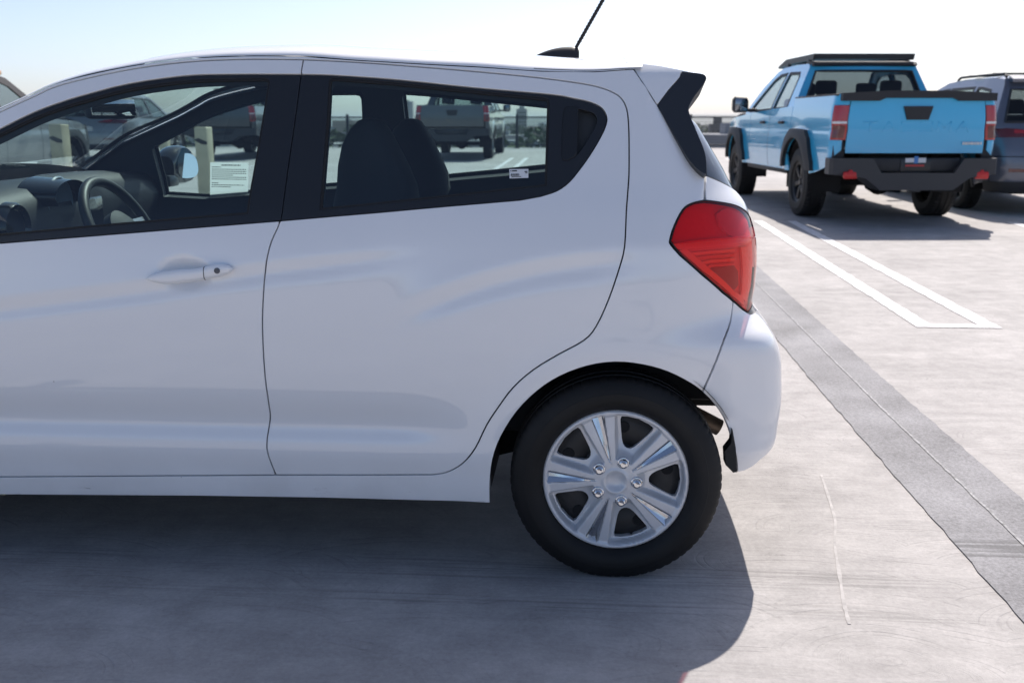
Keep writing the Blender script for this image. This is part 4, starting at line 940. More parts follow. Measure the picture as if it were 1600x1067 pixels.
def strip(name, x0, x1, y0, y1, m, lift, amp=.004, stp=.08):
    yy = list(np.arange(y0, y1, stp)); 
    if 4.5 > y0 and 4.5 < y1: yy = sorted(yy+[4.5])
    V = []
    for y in yy: V += [(x0+rng.normal(0, amp), y, deck_z(y)+lift), (x1+rng.normal(0, amp), y, deck_z(y)+lift)]
    o = mesh(name, V, [(2*i, 2*i+1, 2*i+3, 2*i+2) for i in range(len(yy)-1)], m, None, smooth=False); o['kind'] = 'structure'; return o
strip('joint_strip', 1.14, 1.50, -6, 35.4, coating(), .004, .0025, .06)
strip('joint_seam', 1.340, 1.349, -6, 35.4, mat('seam_light', (.27, .268, .275), .7, vary=(60, .5)), .0065, .0012, .05)
ck_ = cr([tuple(on_deck(u, v)[:2]) for u, v in [(1283, 742), (1294, 775), (1305, 815), (1304, 850), (1312, 900), (1318, 940), (1327, 975)]], 4); V = []
for x, y in ck_: wd = .0035+abs(rng.normal(0, .0012)); V += [(x-wd, y, .0015), (x+wd, y, .0015)]
o = mesh('crack_filler', V, [(2*i, 2*i+1, 2*i+3, 2*i+2) for i in range(len(ck_)-1)], mat('crack_filler', (.415, .396, .386), .8, vary=(30, .2)), None, False); o['kind'] = 'structure'
def paint():
    m = bpy.data.materials.new('worn_line_paint'); m.use_nodes = True; n = m.node_tree.nodes; L = m.node_tree.links; b = n['Principled BSDF']
    tc = n.new('ShaderNodeTexCoord'); a = n.new('ShaderNodeTexNoise'); a.inputs['Scale'].default_value = 28; a.inputs['Detail'].default_value = 8; a.inputs['Roughness'].default_value = .7; L.new(tc.outputs['Object'], a.inputs['Vector'])
    r = n.new('ShaderNodeValToRGB'); L.new(a.outputs['Fac'], r.inputs[0]); e = r.color_ramp.elements; e[0].position = .36; e[0].color = (.44, .42, .41, 1); e[1].position = .50; e[1].color = (.68, .67, .68, 1)
    L.new(r.outputs[0], b.inputs['Base Color']); b.inputs['Roughness'].default_value = .6; return m
PAINT = paint()
def hairpin(xc, y0, y1):
    for x in (xc-.2, xc+.2): o = strip('bay_marking', x-.055, x+.055, y0, y1, PAINT, .004, .0035, .09)
    sheet_on_deck('bay_marking', [(xc-.255, y0-.10), (xc+.255, y0-.10), (xc+.255, y0), (xc-.255, y0)], PAINT, .004)
for k in range(-6, 6):
    if k in (0,) or k: hairpin(2.31+2.95*k if k >= 0 else 2.31+2.95*k, 6.22, 12.2)
# far row of bays
for k in range(-9, 9): hairpin(1.2+2.95*k, 22.6, 28.2)

# steel cable guard rail along the far edge
YF = 35.5; zf = deck_z(YF)
def rail_bay(x):
    pass
fn = empty('guard_fence', (0, YF, zf)); tag(fn, 'dark steel post and wire mesh guard fence along the far deck edge', 'fence')
m_fence = mat('fence_steel', (.035, .037, .042), .5)
fx = [-2.3/33*33+3.0*k for k in range(-22, 24)]
post = None
for x in fx:
    if post is None:
        mb = MB(); mb.box((0, 0, .58), (.09, .09, 1.16), .006); mb.box((0, 0, .012), (.2, .2, .02), .003); post = mb.build('post', m_fence, fn); post.location = (x, 0, 0)
    else: c = post.copy(); COL.objects.link(c); c.parent = fn; c.location = (x, 0, 0)
for z in (.12, 1.06):
    mb = MB(); mb.box(((fx[0]+fx[-1])/2, 0, z), (fx[-1]-fx[0], .045, .045), .004); mb.build('rail', m_fence, fn)
mb = MB()
for z in np.linspace(.2, 1.0, 9): mb.box(((fx[0]+fx[-1])/2, 0, z), (fx[-1]-fx[0], .008, .008))
o = mb.build('wire_mesh', m_fence, fn, smooth=False); o['kind'] = 'stuff'

# ================================================================== other vehicles
M_flare = mat('unpainted_black_plastic', (.022, .023, .026), .62, bump=(250, .2, .001))
M_bumper = mat('bumper_charcoal', (.035, .036, .040), .5)
M_vglass = glass('vehicle_side_glass', (.46, .53, .54)); M_vrear = glass('vehicle_rear_glass', (.20, .23, .25)); M_vfront = glass('vehicle_windscreen', (.60, .68, .68))
M_lampred = mat('vehicle_tail_lens', (.42, .010, .014), .12, coat=1); M_lampdark = mat('vehicle_tail_lens_dark', (.12, .006, .008), .12, coat=1)
M_bright = mat('brushed_metal', (.55, .56, .58), .3, metal=1)
M_hooks = mat('red_tow_hook', (.55, .02, .02), .4)
M_wheelblack = mat('alloy_black', (.025, .025, .027), .35, metal=.4); M_wheelsilver = mat('alloy_silver', (.45, .46, .48), .3, metal=.8)
class SideS:
    """flat-sided flank over (X, z): S = -(half width)"""
    def __init__(s, fn): s.fn = fn
    def P(s, q, z): q = np.asarray(q, float); z = np.asarray(z, float); return np.stack([q, -s.fn(q, z), z], -1)
    N = Surf.N
def alloy(parent, loc, rt, width, rim_r, mtl, flip, nsp=6, proto=None):
    if proto is not None:
        c = copy_tree(proto, parent); c.location = loc; c.rotation_euler = (0, 0, math.pi if flip else 0); return c
    w_ = empty('wheel', loc, math.pi if flip else 0, parent)
    tyre_mesh('tyre', w_, rt, width, rim_r, groove=.010, nblk=44, flat=rt-.006)
    o = -width*.36
    mb = MB(); mb.lathe([(rim_r-.004, o-.006), (rim_r+.004, o-.010), (rim_r-.012, o-.004), (rim_r-.028, o+.03), (rim_r-.04, width*.3)], 48, 'y'); mb.build('rim', mtl, w_)
    mb = MB(); mb.lathe([(rim_r-.03, o+.075), (.0001, o+.075)], 32, 'y'); mb.build('brake_disc', M_under, w_)
    for k in range(nsp):
        a = 2*math.pi*k/nsp+.2; u = Vector((math.cos(a), 0, math.sin(a))); v = Vector((-math.sin(a), 0, math.cos(a))); rings = []
        for r, wd, y in ((.03, .030, o+.022), (.10, .026, o+.006), (rim_r-.02, .034, o+.002)):
            rings.append([tuple(u*r+v*wd*s+Vector((0, y+dy, 0))) for s, dy in ((-1, .006), (-.6, 0), (.6, 0), (1, .006), (1, .035), (-1, .035))])
        mb = MB(); mb.loft(rings); mb.build('spoke', mtl, w_, angle=25)
    mb = MB(); mb.lathe([(.0001, o+.002), (.035, o+.004), (.045, o+.02)], 20, 'y'); mb.build('hub_cap', M_wheelblack, w_)
    return w_
def sheetgrid(name, rows, m, parent, smooth=True):
    n = len(rows[0]); return mesh(name, [p for r in rows for p in r], [(i*n+j, i*n+j+1, (i+1)*n+j+1, (i+1)*n+j) for i in range(len(rows)-1) for j in range(n-1)], m, parent, smooth)
def greenhouse(veh, side_poly, windows, hwf, paint_m, backx, back_z, back_win, wsx, roofz_bulge, glass_side, glass_rear, pillar_m=None, roof_m=None, step=.06):
    """cab or saloon above the belt: flank skins with panes, rear wall with window, windscreen, crowned roof"""
    GS = SideS(hwf); key = (veh.name, 'gh')
    for mir in (False, True):
        cs = patch('cab_side', GS, side_poly, paint_m, veh, holes=windows, step=step, inset=0, rim=.03, mirror=mir, key=key)
        for i, wv in enumerate(windows):
            patch('side_window', GS, wv, glass_side, cs, step=.12, inset=-.004, off=-.012, rim=0, mirror=mir, key=key+(i,))
            patch('window_frame', GS, inset_poly(wv, -.022), pillar_m or M_flare, cs, holes=[inset_poly(wv, .012)], step=.06, inset=0, off=.003, rim=.008, mirror=mir, key=key+(i, 'f'))
    # rear wall
    z0, z1 = back_z; wz0, wz1, wf = back_win; ss = np.linspace(-1, 1, 15)
    def bp(s, z, d=0): return (float(backx(z))+.05*(1-s*s)+d, s*float(hwf(backx(z), z)), z)
    zs = [z0, wz0, wz1, z1]
    bw = empty('cab_back', parent=veh)
    for za, zb in ((z0, wz0), (wz1, z1)):
        if zb-za > .004: sheetgrid('back_panel', [[bp(s, za+(zb-za)*t) for s in ss] for t in np.linspace(0, 1, 4)], paint_m, bw)
    for sa, sb in ((-1, -wf), (wf, 1)): sheetgrid('back_panel', [[bp(s, wz0+(wz1-wz0)*t) for s in np.linspace(sa, sb, 4)] for t in np.linspace(0, 1, 5)], paint_m, bw)
    sheetgrid('rear_window', [[bp(s, wz0-.005+(wz1-wz0+.01)*t, -.006) for s in np.linspace(-wf-.01, wf+.01, 15)] for t in np.linspace(0, 1, 5)], glass_rear, bw)
    fr = MB(); path = [bp(s, wz0, .004) for s in np.linspace(-wf, wf, 12)]+[bp(s, wz1, .004) for s in np.linspace(wf, -wf, 12)]; path.append(path[0]); fr.tube(path, .014, 6, caps=False); fr.build('window_rubber', M_flare, bw)
    # windscreen and roof
    top = [p for p in side_poly]
    (xa, za), (xb, zb) = wsx          # top and foot of the windscreen
    def rp(X, s, z): return (X, s*float(hwf(X, z)), z+roofz_bulge*(1-s*s))
    rows = []
    for t in np.linspace(0, 1, 8):
        X = xa+(xb-xa)*t; z = za+(zb-za)*t; rows.append([(X-.10*(1-s*s), s*float(hwf(X, z)), z+.5*roofz_bulge*(1-s*s)) for s in np.linspace(-.99, .99, 15)])
    sheetgrid('windscreen', rows, M_vfront, veh)
    xr_ = float(backx(z1)); pts = [p for p in side_poly if p[1] > za-.06 and p[0] <= xr_+.3]; pts = sorted(set(pts), key=lambda p: -p[0])
    xs = np.linspace(pts[0][0], xa, 16); zt = np.interp(-xs, [-p[0] for p in pts], [p[1] for p in pts])
    sheetgrid('roof', [[(x-.10*(1-s*s)*(i/15)**4 if True else x, s*float(hwf(x, z)), z+roofz_bulge*(1-s**4)) for s in np.linspace(-1, 1, 25)] for i, (x, z) in enumerate(zip(xs, zt))], roof_m or paint_m, veh)
def seats(veh, xs, zt, hw_, z0=.7):
    for x in xs:
        for s in (-1, 1):
            mb = MB(); mb.box((x, s*hw_, (z0+zt-.15)/2), (.16, .50, zt-.15-z0), .05, Euler((0, R(10), 0)), seg=3); mb.box((x+.09, s*hw_, zt-.04), (.10, .26, .18), .04, seg=3); mb.build('seat', M_dark, veh)
def pickup(name, label, paint_m, loc, rz, hwb=.955, wb=3.35, zbed=1.36, zroof=1.86, rt=.405, wid=.275, flares=True, rack=False, bumper_m=None, spoilered=False, lamp_z=(.99, 1.35), wheel_m=None, scale=1.0, tg_handle=True, lamp_w=.17, glassr=None, roh=1.20, chrome_bumper=False):
    v = empty(name, loc, rz); v.scale = (scale,)*3; tag(v, label, 'pickup truck')
    tb_ = smooth_table([(.3, .08), (.45, .035), (.6, .012), (.8, 0), (.95, .002), (1.08, .006), (1.2, .016), (zbed, .045), (1.6, .06)])
    def base_(X, z):
        X = np.asarray(X, float); t = tb_(z)+.02*np.exp(-((z-1.02)/.05)**2)*.4
        for c in (0, -wb): rr = np.sqrt((X-c)**2+(z-rt)**2); t = t-.03*np.exp(-((rr-rt-.12)/.10)**2)
        return t+.05*np.maximum(0, -wb+.2-X)**2
    S_ = Surf(hwb, base_, smooth_table([(.4, roh-.05), (.7, roh-.02), (1.0, roh), (zbed, roh-.015), (1.7, roh-.03)]), lambda z: .085+0*np.asarray(z), roh-.12, .14,
              smooth_table([(.3, -wb-.75), (.6, -wb-.88), (1.0, -wb-.88), (1.2, -wb-.80), (1.6, -wb-.7)]), lambda z: .16+0*np.asarray(z), -wb-.66, .22, crown=.012)
    q1 = S_.q1; q2_ = S_.q2+.003; zc = 1.20; ra = rt+.10
    def arc(c, a0, a1, n, r=ra): return [(c+r*math.cos(a), rt+.01+r*math.sin(a)) for a in np.linspace(a0, a1, n)]
    a_ = math.asin((.52-rt-.01)/ra)
    bed = [(-.40, .52)]+arc(0, math.pi-a_, a_, 20)+[(ra+.12, .54), (roh-.16, .62), (roh-.08, .70), (q1+.03, .80), (q1+.03, lamp_z[0]), (q1+.06-lamp_w, lamp_z[0]), (q1+.06-lamp_w, lamp_z[1]), (q1+.065, lamp_z[1]), (q1+.065, zbed), (-.40, zbed)]
    doors = [(-.41, .52), (-.41, zc+.09), (-2.45, zc+.02), (-2.45, .52)]
    fen = [(-2.46, .52), (-2.46, zc+.02), (-wb-.35, zc-.05), (-wb-.64, zc-.12), (-wb-.66, .55)]+arc(-wb, math.pi-a_, a_, 20)
    tgp = [(q1+.075, lamp_z[0]-.14), (q2_, lamp_z[0]-.14), (q2_, zbed), (q1+.07, zbed)]
    lam = [(q1+.065-lamp_w, lamp_z[0]), (q1+.066, lamp_z[0]), (q1+.066, lamp_z[1]), (q1+.065-lamp_w, lamp_z[1])]
    nos = [(-wb-.665, .55), (S_.qf1-.1, .5), (S_.qf2, .5), (S_.qf2, zc-.06), (S_.qf1-.1, zc-.08), (-wb-.645, zc-.13)]
    tg_ = empty('tailgate', parent=v)
    for mir in (False, True):
        for nm, pl in (('bed_side', bed), ('cab_lower', doors), ('front_fender', fen)):
            o = patch(nm, S_, pl, paint_m, v, step=.045, inset=.003, rim=.02, mirror=mir, key=(name, nm))
            if nm == 'cab_lower':
                for X in (-.78, -1.70):
                    p = S_.P(X, 1.07); mb = MB(); mb.box((p[0], (-1 if mir else 1)*(p[1]-.02), 1.09), (.20, .03, .035), .012); mb.build('door_handle', M_flare, o)
                for X in (-1.42,):
                    V = []
                    for z in np.linspace(.53, zc+.03, 14):
                        for dx in (-.004, .004): p = S_.P(X+dx, z)+S_.N(X, z)*.0012; V.append((p[0], p[1]*(-1 if mir else 1), p[2]))
                    mesh('door_gap', V, [(2*i, 2*i+1, 2*i+3, 2*i+2) for i in range(13)], M_under, o, smooth=False)
        patch('tailgate_skin', S_, tgp, paint_m, tg_, step=.04, inset=.003, rim=.02, mirror=mir, key=(name, 'tg'), off=.004)
        patch('nose', S_, nos, bumper_m or M_bumper, v, step=.07, inset=.003, rim=.02, mirror=mir, key=(name, 'nose'))
        lo_ = patch('tail_light', S_, lam, M_lampred, v, step=.03, inset=.002, rim=.03, mirror=mir, off=.008, key=(name, 'lam'))
        zm = (lamp_z[0]+lamp_z[1])/2
        patch('lamp_strip', S_, [(lam[0][0]+.01, zm-.01), (lam[1][0]-.004, zm-.01), (lam[1][0]-.004, zm+.012), (lam[0][0]+.01, zm+.012)], M_clear, lo_, step=.03, inset=0, rim=.004, mirror=mir, off=.011, key=(name, 'ls'))
        patch('lamp_chamber', S_, [(lam[0][0]+.02, lamp_z[0]+.02), (lam[1][0]-.03, lamp_z[0]+.02), (lam[1][0]-.03, zm-.03), (lam[0][0]+.02, zm-.03)], M_lampdark, lo_, step=.03, inset=0, rim=.004, mirror=mir, off=.010, key=(name, 'lc'))
        if flares:
            for c in (0, -wb):
                outer = [(c+p[0], p[1]) for p in [(ra+.10, .56), (ra+.09, rt+.25), (ra-.06, rt+.50), (ra-.22, rt+.60), (-ra+.22, rt+.60), (-ra+.06, rt+.50), (-ra-.09, rt+.25), (-ra-.10, .56)]]
                inn = arc(c, math.pi-a_-.10, a_+.10, 16)
                patch('fender_flare', S_, outer+inn, M_flare, v, step=.04, inset=0, rim=.05, off=.048, mirror=mir, key=(name, 'fl', c))
    # bed: rails, inner walls, floor
    wi = hwb-.14; mb = MB()
    for s in (-1, 1):
        mb.box(((roh-.40)/2-.03, s*(hwb-.085), zbed-.012), (roh+.36, .085, .022), .006)
    mb.build('bed_rail_cap', M_flare, v)
    mb = MB(); mb.box(((roh-.42)/2, 0, .80), (roh+.36, 1.5, .03)); mb.box((-.39, 0, 1.06), (.03, 2*wi, .56))
    for s in (-1, 1): mb.box(((roh-.40)/2, s*(wi+.045), 1.06), (roh+.32, .03, .53))
    mb.box((roh-.06, 0, 1.08), (.03, 2*wi, .50)); mb.build('bed_liner', M_under, v, smooth=False)
    if spoilered:
        mb = MB(); h = hwb-.075; pl = [(-h, zbed+.005), (-h, zbed-.075), (-h*.52, zbed-.075), (-h*.44, zbed-.045), (h*.44, zbed-.045), (h*.52, zbed-.075), (h, zbed-.075), (h, zbed+.005), (h*.40, zbed+.03), (-h*.40, zbed+.03)]
        mb.prism(pl, roh-.10, roh+.045, 'x'); mb.build('tailgate_spoiler', M_flare, tg_, angle=20)
    xt = roh+.014
    if tg_handle:
        mb = MB(); mb.prism([(-.155, zbed-.13), (.155, zbed-.13), (.115, zbed-.27), (-.115, zbed-.27)], xt-.02, xt+.016, 'x'); mb.build('tailgate_handle', M_flare, tg_, angle=20)
    # bumper
    bm_ = empty('rear_bumper', parent=v); zb_ = lamp_z[0]-.19
    mb = MB(); hb = hwb+.01
    pl = [(-hb, zb_), (-hb, zb_-.17), (-.58, zb_-.20), (-.40, zb_-.33), (.40, zb_-.33), (.58, zb_-.20), (hb, zb_-.17), (hb, zb_), (.50, zb_), (.40, zb_-.15), (-.40, zb_-.15), (-.50, zb_)]
    n_ = len(pl); V = []; 
    for dx, sc in ((-.14, 1.0), (.10, 1.0), (.15, .965)):
        for s, z in pl: V.append((roh+dx-(.10 if abs(s) > .9*hb and dx > 0 else 0), s*sc, z))
    F = [tuple(range(n_)), tuple(range(3*n_-1, 2*n_-1, -1))]+[(k*n_+i, (k+1)*n_+i, (k+1)*n_+(i+1) % n_, k*n_+(i+1) % n_) for k in range(2) for i in range(n_)]
    mb.add(V, F); mb.build('bumper_beam', bumper_m or M_bumper, bm_, angle=25)
    mb = MB(); mb.box((roh-.02, 0, zb_-.07), (.16, .96, .14), .01); mb.build('plate_recess', M_flare, bm_)
    mb = MB(); mb.box((roh+.065, 0, zb_-.085), (.012, .32, .15), .003); pt = mb.build('licence_plate', mat('plate_black', (.015, .017, .022), .3), bm_)
    return v, S_, bm_, tg_
def pickup_cab(v, paint_m, zroof, hwb=.955, glass_s=None, glass_r=None, rear_f=.87, pillar=None, roof_m=None, zb=1.205, hood_m=None):
    z1 = zroof; d = z1-zb
    hwf = lambda X, z: (hwb-.02)-.02*np.clip((np.asarray(z)-zb)/d, 0, 1)-.225*np.clip((np.asarray(z)-zb)/d, 0, 1)**1.15+0*np.asarray(X, float)
    bx = lambda z: -.40-.16*np.clip((np.asarray(z)-zb)/d, 0, 1)
    side = [(-.40, zb), (-.42, zb+.12), (-.55, z1-.05), (-.66, z1-.008), (-1.2, z1+.004), (-1.75, z1-.006), (-1.98, z1-.05), (-2.35, zb+.36), (-2.80, zb+.02), (-2.80, zb-.02)]
    w1 = [(-.74, zb+.07), (-.80, z1-.17), (-.86, z1-.115), (-1.32, z1-.10), (-1.37, zb+.06)]; w2 = [(-1.47, zb+.055), (-1.44, z1-.10), (-1.76, z1-.11), (-1.95, z1-.17), (-2.52, zb+.07), (-2.55, zb+.04)]
    greenhouse(v, side, [w1, w2], hwf, paint_m, bx, (zb+.0, z1-.012), (zb+.13, z1-.10, rear_f), ((-1.9, z1-.035), (-2.78, zb+.02)), .03, glass_s or M_vglass, glass_r or M_vrear, pillar, roof_m)
    secs = []
    for i in range(10):
        t = i/9; X = -2.74-1.36*t; h_ = hwb*(.93-.10*t*t); zz = zb+.05-.07*t-.07*t**3; secs.append([(X-.10*(1-s*s)*t, s*h_, zz+.04*(1-s*s)) for s in np.linspace(-1, 1, 17)])
    mb = MB(); mb.loft(secs, close_ring=False); mb.build('hood', hood_m or paint_m, v)
    for s in (-1, 1):
        mr = empty('door_mirror', (-2.28, s*(hwb-.02), zb+.02), 0, v)
        mb = MB(); ell_loft(mb, [((.0, s*.10, .10), .04, .07), ((.0, s*.13, .10), .075, .105), ((.0, s*.28, .105), .075, .11), ((-.01, s*.31, .105), .045, .08)], 20, 3.2); mb.build('mirror_shell', M_flare, mr)
        mb = MB(); mb.box((-.01, s*.06, .03), (.07, .18, .05), .015); mb.build('mirror_arm', M_flare, mr)
        mb = MB(); mb.box((.074, s*.205, .105), (.006, .17, .17), .002); mb.build('mirror_glass', mat('dim_mirror', (.25, .27, .29), .05, metal=1), mr)
    seats(v, (-.75, -1.62), zb+.34, .40)
    mb = MB(); mb.box((-2.4, 0, zb-.02), (.5, 1.5, .10), .03); mb.build('dashboard', M_dark, v)
    mb = MB(); mb.box((-1.55, 0, .80), (2.2, 1.62, .55), .02); mb.build('cab_floor', M_under, v)
def wells(v, wb, rt, hw_, r_):
    for X in (0, -wb):
        for sg in (1, -1):
            n = 20; V = []; F = []
            for i in range(n+1):
                a = R(-12)+R(204)*i/n
                for s in (-hw_+.02, -hw_+.16, -hw_+.36): V.append((X+r_*math.cos(a), sg*s, rt+.01+r_*math.sin(a)))
            for i in range(n):
                for j in range(2): F.append((i*3+j, i*3+j+1, i*3+j+4, i*3+j+3))
            k = len(V); V.append((X, sg*(-hw_+.36), rt+.05)); F += [(i*3+2, (i+1)*3+2, k) for i in range(n)]
            mesh('wheel_well', V, F, M_under, v)
def underside(v, wb, rt, roh=1.2):
    mb = MB(); mb.box((-wb/2, 0, .62), (wb+.9, .85, .16), .02); mb.box((-wb-.2, 0, .72), (1.3, 1.4, .4), .03); mb.build('chassis', M_under, v)
    mb = MB(); mb.tube([(0, -.75, rt), (0, .75, rt)], .05, 10); mb.lathe([(.0001, -.17), (.09, -.15), (.15, -.05), (.16, 0), (.15, .05), (.09, .15), (.0001, .17)], 16, 'y', (0, .10, rt)); mb.build('rear_axle', M_under, v)
    mb = MB(); mb.lathe([(.2, -.10), (.36, -.09), (.37, 0), (.36, .09), (.2, .10), (.1, .05), (.0001, .05)], 24, 'z', (.62, 0, .66)); mb.build('spare_tyre', M_tyre, v)
    mb = MB(); mb.tube([(.1, .55, .56), (.8, .58, .56), (1.05, .60, .54)], .04, 10); mb.build('tailpipe', M_under, v)
# --- blue off-road pickup
M_blue = mat('light_blue_paint', (.045, .46, .78), .25, coat=1, coat_rough=.02)
bp_ = on_deck(1247, 338); YAWB = R(4.5)
BT = (3.61, 12.90, deck_z(12.90))
bt, BS, bb, btg = pickup('blue_pickup', 'lifted light blue pickup truck with black roof rack parked facing away', M_blue, BT, R(-90)+YAWB, flares=True, spoilered=True, scale=1.05, hwb=.89, wb=3.25, zbed=1.39, lamp_z=(.91, 1.27))
pickup_cab(bt, M_blue, 1.80, .89, glass_r=M_vrear)
underside(bt, 3.25, .405); wells(bt, 3.25, .405, .89, .495)
for s in (-1, 1):
    mb = MB(); mb.box((-1.62, s*.80, .50), (2.0, .10, .07), .015); mb.build('rocker_step', M_flare, bt)
    mb = MB(); mb.box((1.10, s*.80, .80), (.14, .13, .20), .02); mb.build('lamp_lower_trim', M_flare, bt)
pw = alloy(bt, (0, -.76, .40), .405, .275, .225, M_wheelblack, False)
for lo, fl in (((0, .76, .40), True), ((-3.25, -.76, .40), False), ((-3.25, .76, .40), True)): alloy(bt, lo, 0, 0, 0, None, fl, proto=pw)
mb = MB(); mb.box((1.275, 0, .415), (.14, .09, .09), .008); mb.box((1.27, -.17, .43), (.10, .10, .05), .006); mb.box((1.27, .17, .43), (.10, .10, .05), .006); mb.build('hitch_receiver', M_bumper, bb)
for s in (-1, 1):
    mb = MB(); mb.box((1.24, s*.70, .555), (.16, .05, .10), .018); mb.box((1.30, s*.70, .545), (.05, .15, .08), .02); mb.build('tow_hook', M_hooks, bb)
mb = MB(); mb.box((1.274, -.06, .70), (.004, .11, .045), .001); mb.box((1.274, .06, .70), (.004, .09, .05), .001); mb.build('plate_characters', mat('plate_white', (.6, .62, .65), .5), bb)
mb = MB(); mb.box((1.275, .0, .705), (.004, .045, .075), .001); mb.build('plate_characters', mat('plate_blue', (.06, .2, .5), .5), bb)
mb = MB(); mb.box((1.274, -.01, .645), (.004, .20, .018), .001); mb.build('plate_characters', mat('plate_red', (.5, .04, .04), .5), bb)
# small badge at the tailgate's lower right: a row of raised bright letters
mb = MB(); x_ = .50
for wd in (.020, .030, .016, .034, .022, .030, .018): mb.box((1.222, x_+wd/2, .875), (.006, wd, .026), .001); x_ += wd+.006
mb.build('tailgate_badge', M_bright, btg, smooth=False)
# large letters pressed into the tailgate skin in body colour
mb = MB(); x_ = -.56
for ch in 'TACOMA':
    strokes = {'T': [((0, 1), (1, 1)), ((.5, 1), (.5, 0))], 'A': [((0, 0), (.5, 1)), ((.5, 1), (1, 0)), ((.2, .35), (.8, .35))], 'C': [((1, 1), (0, 1)), ((0, 1), (0, 0)), ((0, 0), (1, 0))], 'O': [((0, 0), (1, 0)), ((1, 0), (1, 1)), ((1, 1), (0, 1)), ((0, 1), (0, 0))], 'M': [((0, 0), (0, 1)), ((0, 1), (.5, .4)), ((.5, .4), (1, 1)), ((1, 1), (1, 0))]}[ch]
    for (a, b_), (c_, d_) in strokes:
        p = Vector((1.2122, x_+a*.13, 1.00+b_*.095)); q = Vector((1.2122, x_+c_*.13, 1.00+d_*.095)); mb.box(tuple((p+q)/2), (.008, (q-p).length+.018, .020), .003, Euler((math.atan2(q.z-p.z, q.y-p.y), 0, 0)))
    x_ += .198
mb.build('tailgate_letters', M_blue, btg)
rk = empty('roof_rack', (0, 0, -.095), 0, bt); m_rk = mat('rack_black', (.014, .014, .016), .45)
for s in (-1, 1):
    mb = MB(); mb.prism([(-.52, 2.0), (-1.75, 2.0), (-2.12, 1.925), (-2.10, 1.895), (-1.72, 1.93), (-.55, 1.93)], s*.60-.015, s*.60+.015, 'y'); mb.build('rack_side_rail', m_rk, rk, smooth=False)
    for X in (-.75, -1.65): mb = MB(); mb.box((X, s*.60, 1.905), (.09, .04, .09), .008); mb.build('rack_foot', m_rk, rk)
for X in np.linspace(-.56, -1.75, 9): mb = MB(); mb.box((X, 0, 1.982), (.05, 1.18, .028), .006); mb.build('rack_slat', m_rk, rk)
mb = MB(); mb.prism([(-.525, 2.001), (-.525, 1.935), (-.545, 1.935), (-.545, 2.001)], -.60, .60, 'y'); mb.build('rack_end_bar', m_rk, rk, smooth=False)
mb = MB(); mb.prism([(-1.76, 2.0), (-2.12, 1.92), (-2.11, 1.895), (-1.76, 1.965)], -.585, .585, 'y'); mb.build('rack_fairing', m_rk, rk, smooth=False)
mb = MB(); mb.prism([(-.50, 1.805), (-.46, 1.775), (-.50, 1.755), (-.72, 1.80), (-.72, 1.83)], -.63, .63, 'y'); mb.build('roof_lip', M_flare, bt, smooth=False)

# --- grey pickups in the far row
M_grey = mat('taupe_grey_paint', (.10, .10, .105), .3, metal=.3, coat=1); M_pewter = mat('silver_grey_paint', (.33, .34, .36), .3, metal=.4, coat=1)
M_charc = mat('dark_grey_paint', (.045, .05, .058), .3, metal=.3, coat=1)
def full_size(name, label, pm, x, y, rz, zr=1.90, rt_=.40):
    v, S_, b1, t1 = pickup(name, label, pm, (x, y, deck_z(y)), R(-90)+rz, hwb=1.0, wb=3.7, zbed=1.42, rt=rt_, wid=.27, flares=False, lamp_z=(1.0, 1.40), lamp_w=.16, roh=1.25)
    pickup_cab(v, pm, zr, 1.0, glass_s=M_vglass, glass_r=M_vglass, rear_f=.78, zb=1.26)
    underside(v, 3.7, rt_, 1.25); wells(v, 3.7, rt_, 1.0, .49)
    p = alloy(v, (0, -.85, .395), .40, .27, .235, M_wheelsilver, False)
    for lo, fl in (((0, .85, .395), True), ((-3.7, -.85, .395), False), ((-3.7, .85, .395), True)): alloy(v, lo, 0, 0, 0, None, fl, proto=p)
    return v
full_size('grey_pickup', 'taupe grey pickup truck seen through the rear side window', M_grey, -3.45, 28.0, R(0))
full_size('grey_pickup', 'dark grey pickup truck behind a cream bollard, seen through the front side window', M_charc, -9.75, 28.0, R(0), 1.92)
# --- silver pickup beyond the windscreen, near row
sv, S_, b1, t1 = pickup('silver_pickup', 'silver pickup truck with black roof, seen through the windscreen at the far left', M_pewter, (-9.75, 13.5, deck_z(13.5)), R(-90), hwb=.98, rt=.40, zbed=1.38)
pickup_cab(sv, M_flare, 1.86, .98, pillar=M_flare, roof_m=M_flare, hood_m=M_pewter); underside(sv, 3.35, .40); wells(sv, 3.35, .40, .98, .49)
p = alloy(sv, (0, -.82, .395), .40, .27, .225, M_wheelblack, False)
for lo, fl in (((0, .82, .395), True), ((-3.35, -.82, .395), False), ((-3.35, .82, .395), True)): alloy(sv, lo, 0, 0, 0, None, fl, proto=p)
mb = MB(); mb.box((-2.1, -.55, 1.90), (.07, .10, .07), .015); mb.box((-2.1, .55, 1.90), (.07, .10, .07), .015); mb.build('roof_marker_light', mat('amber_lens', (.75, .50, .25), .2, coat=1), sv)

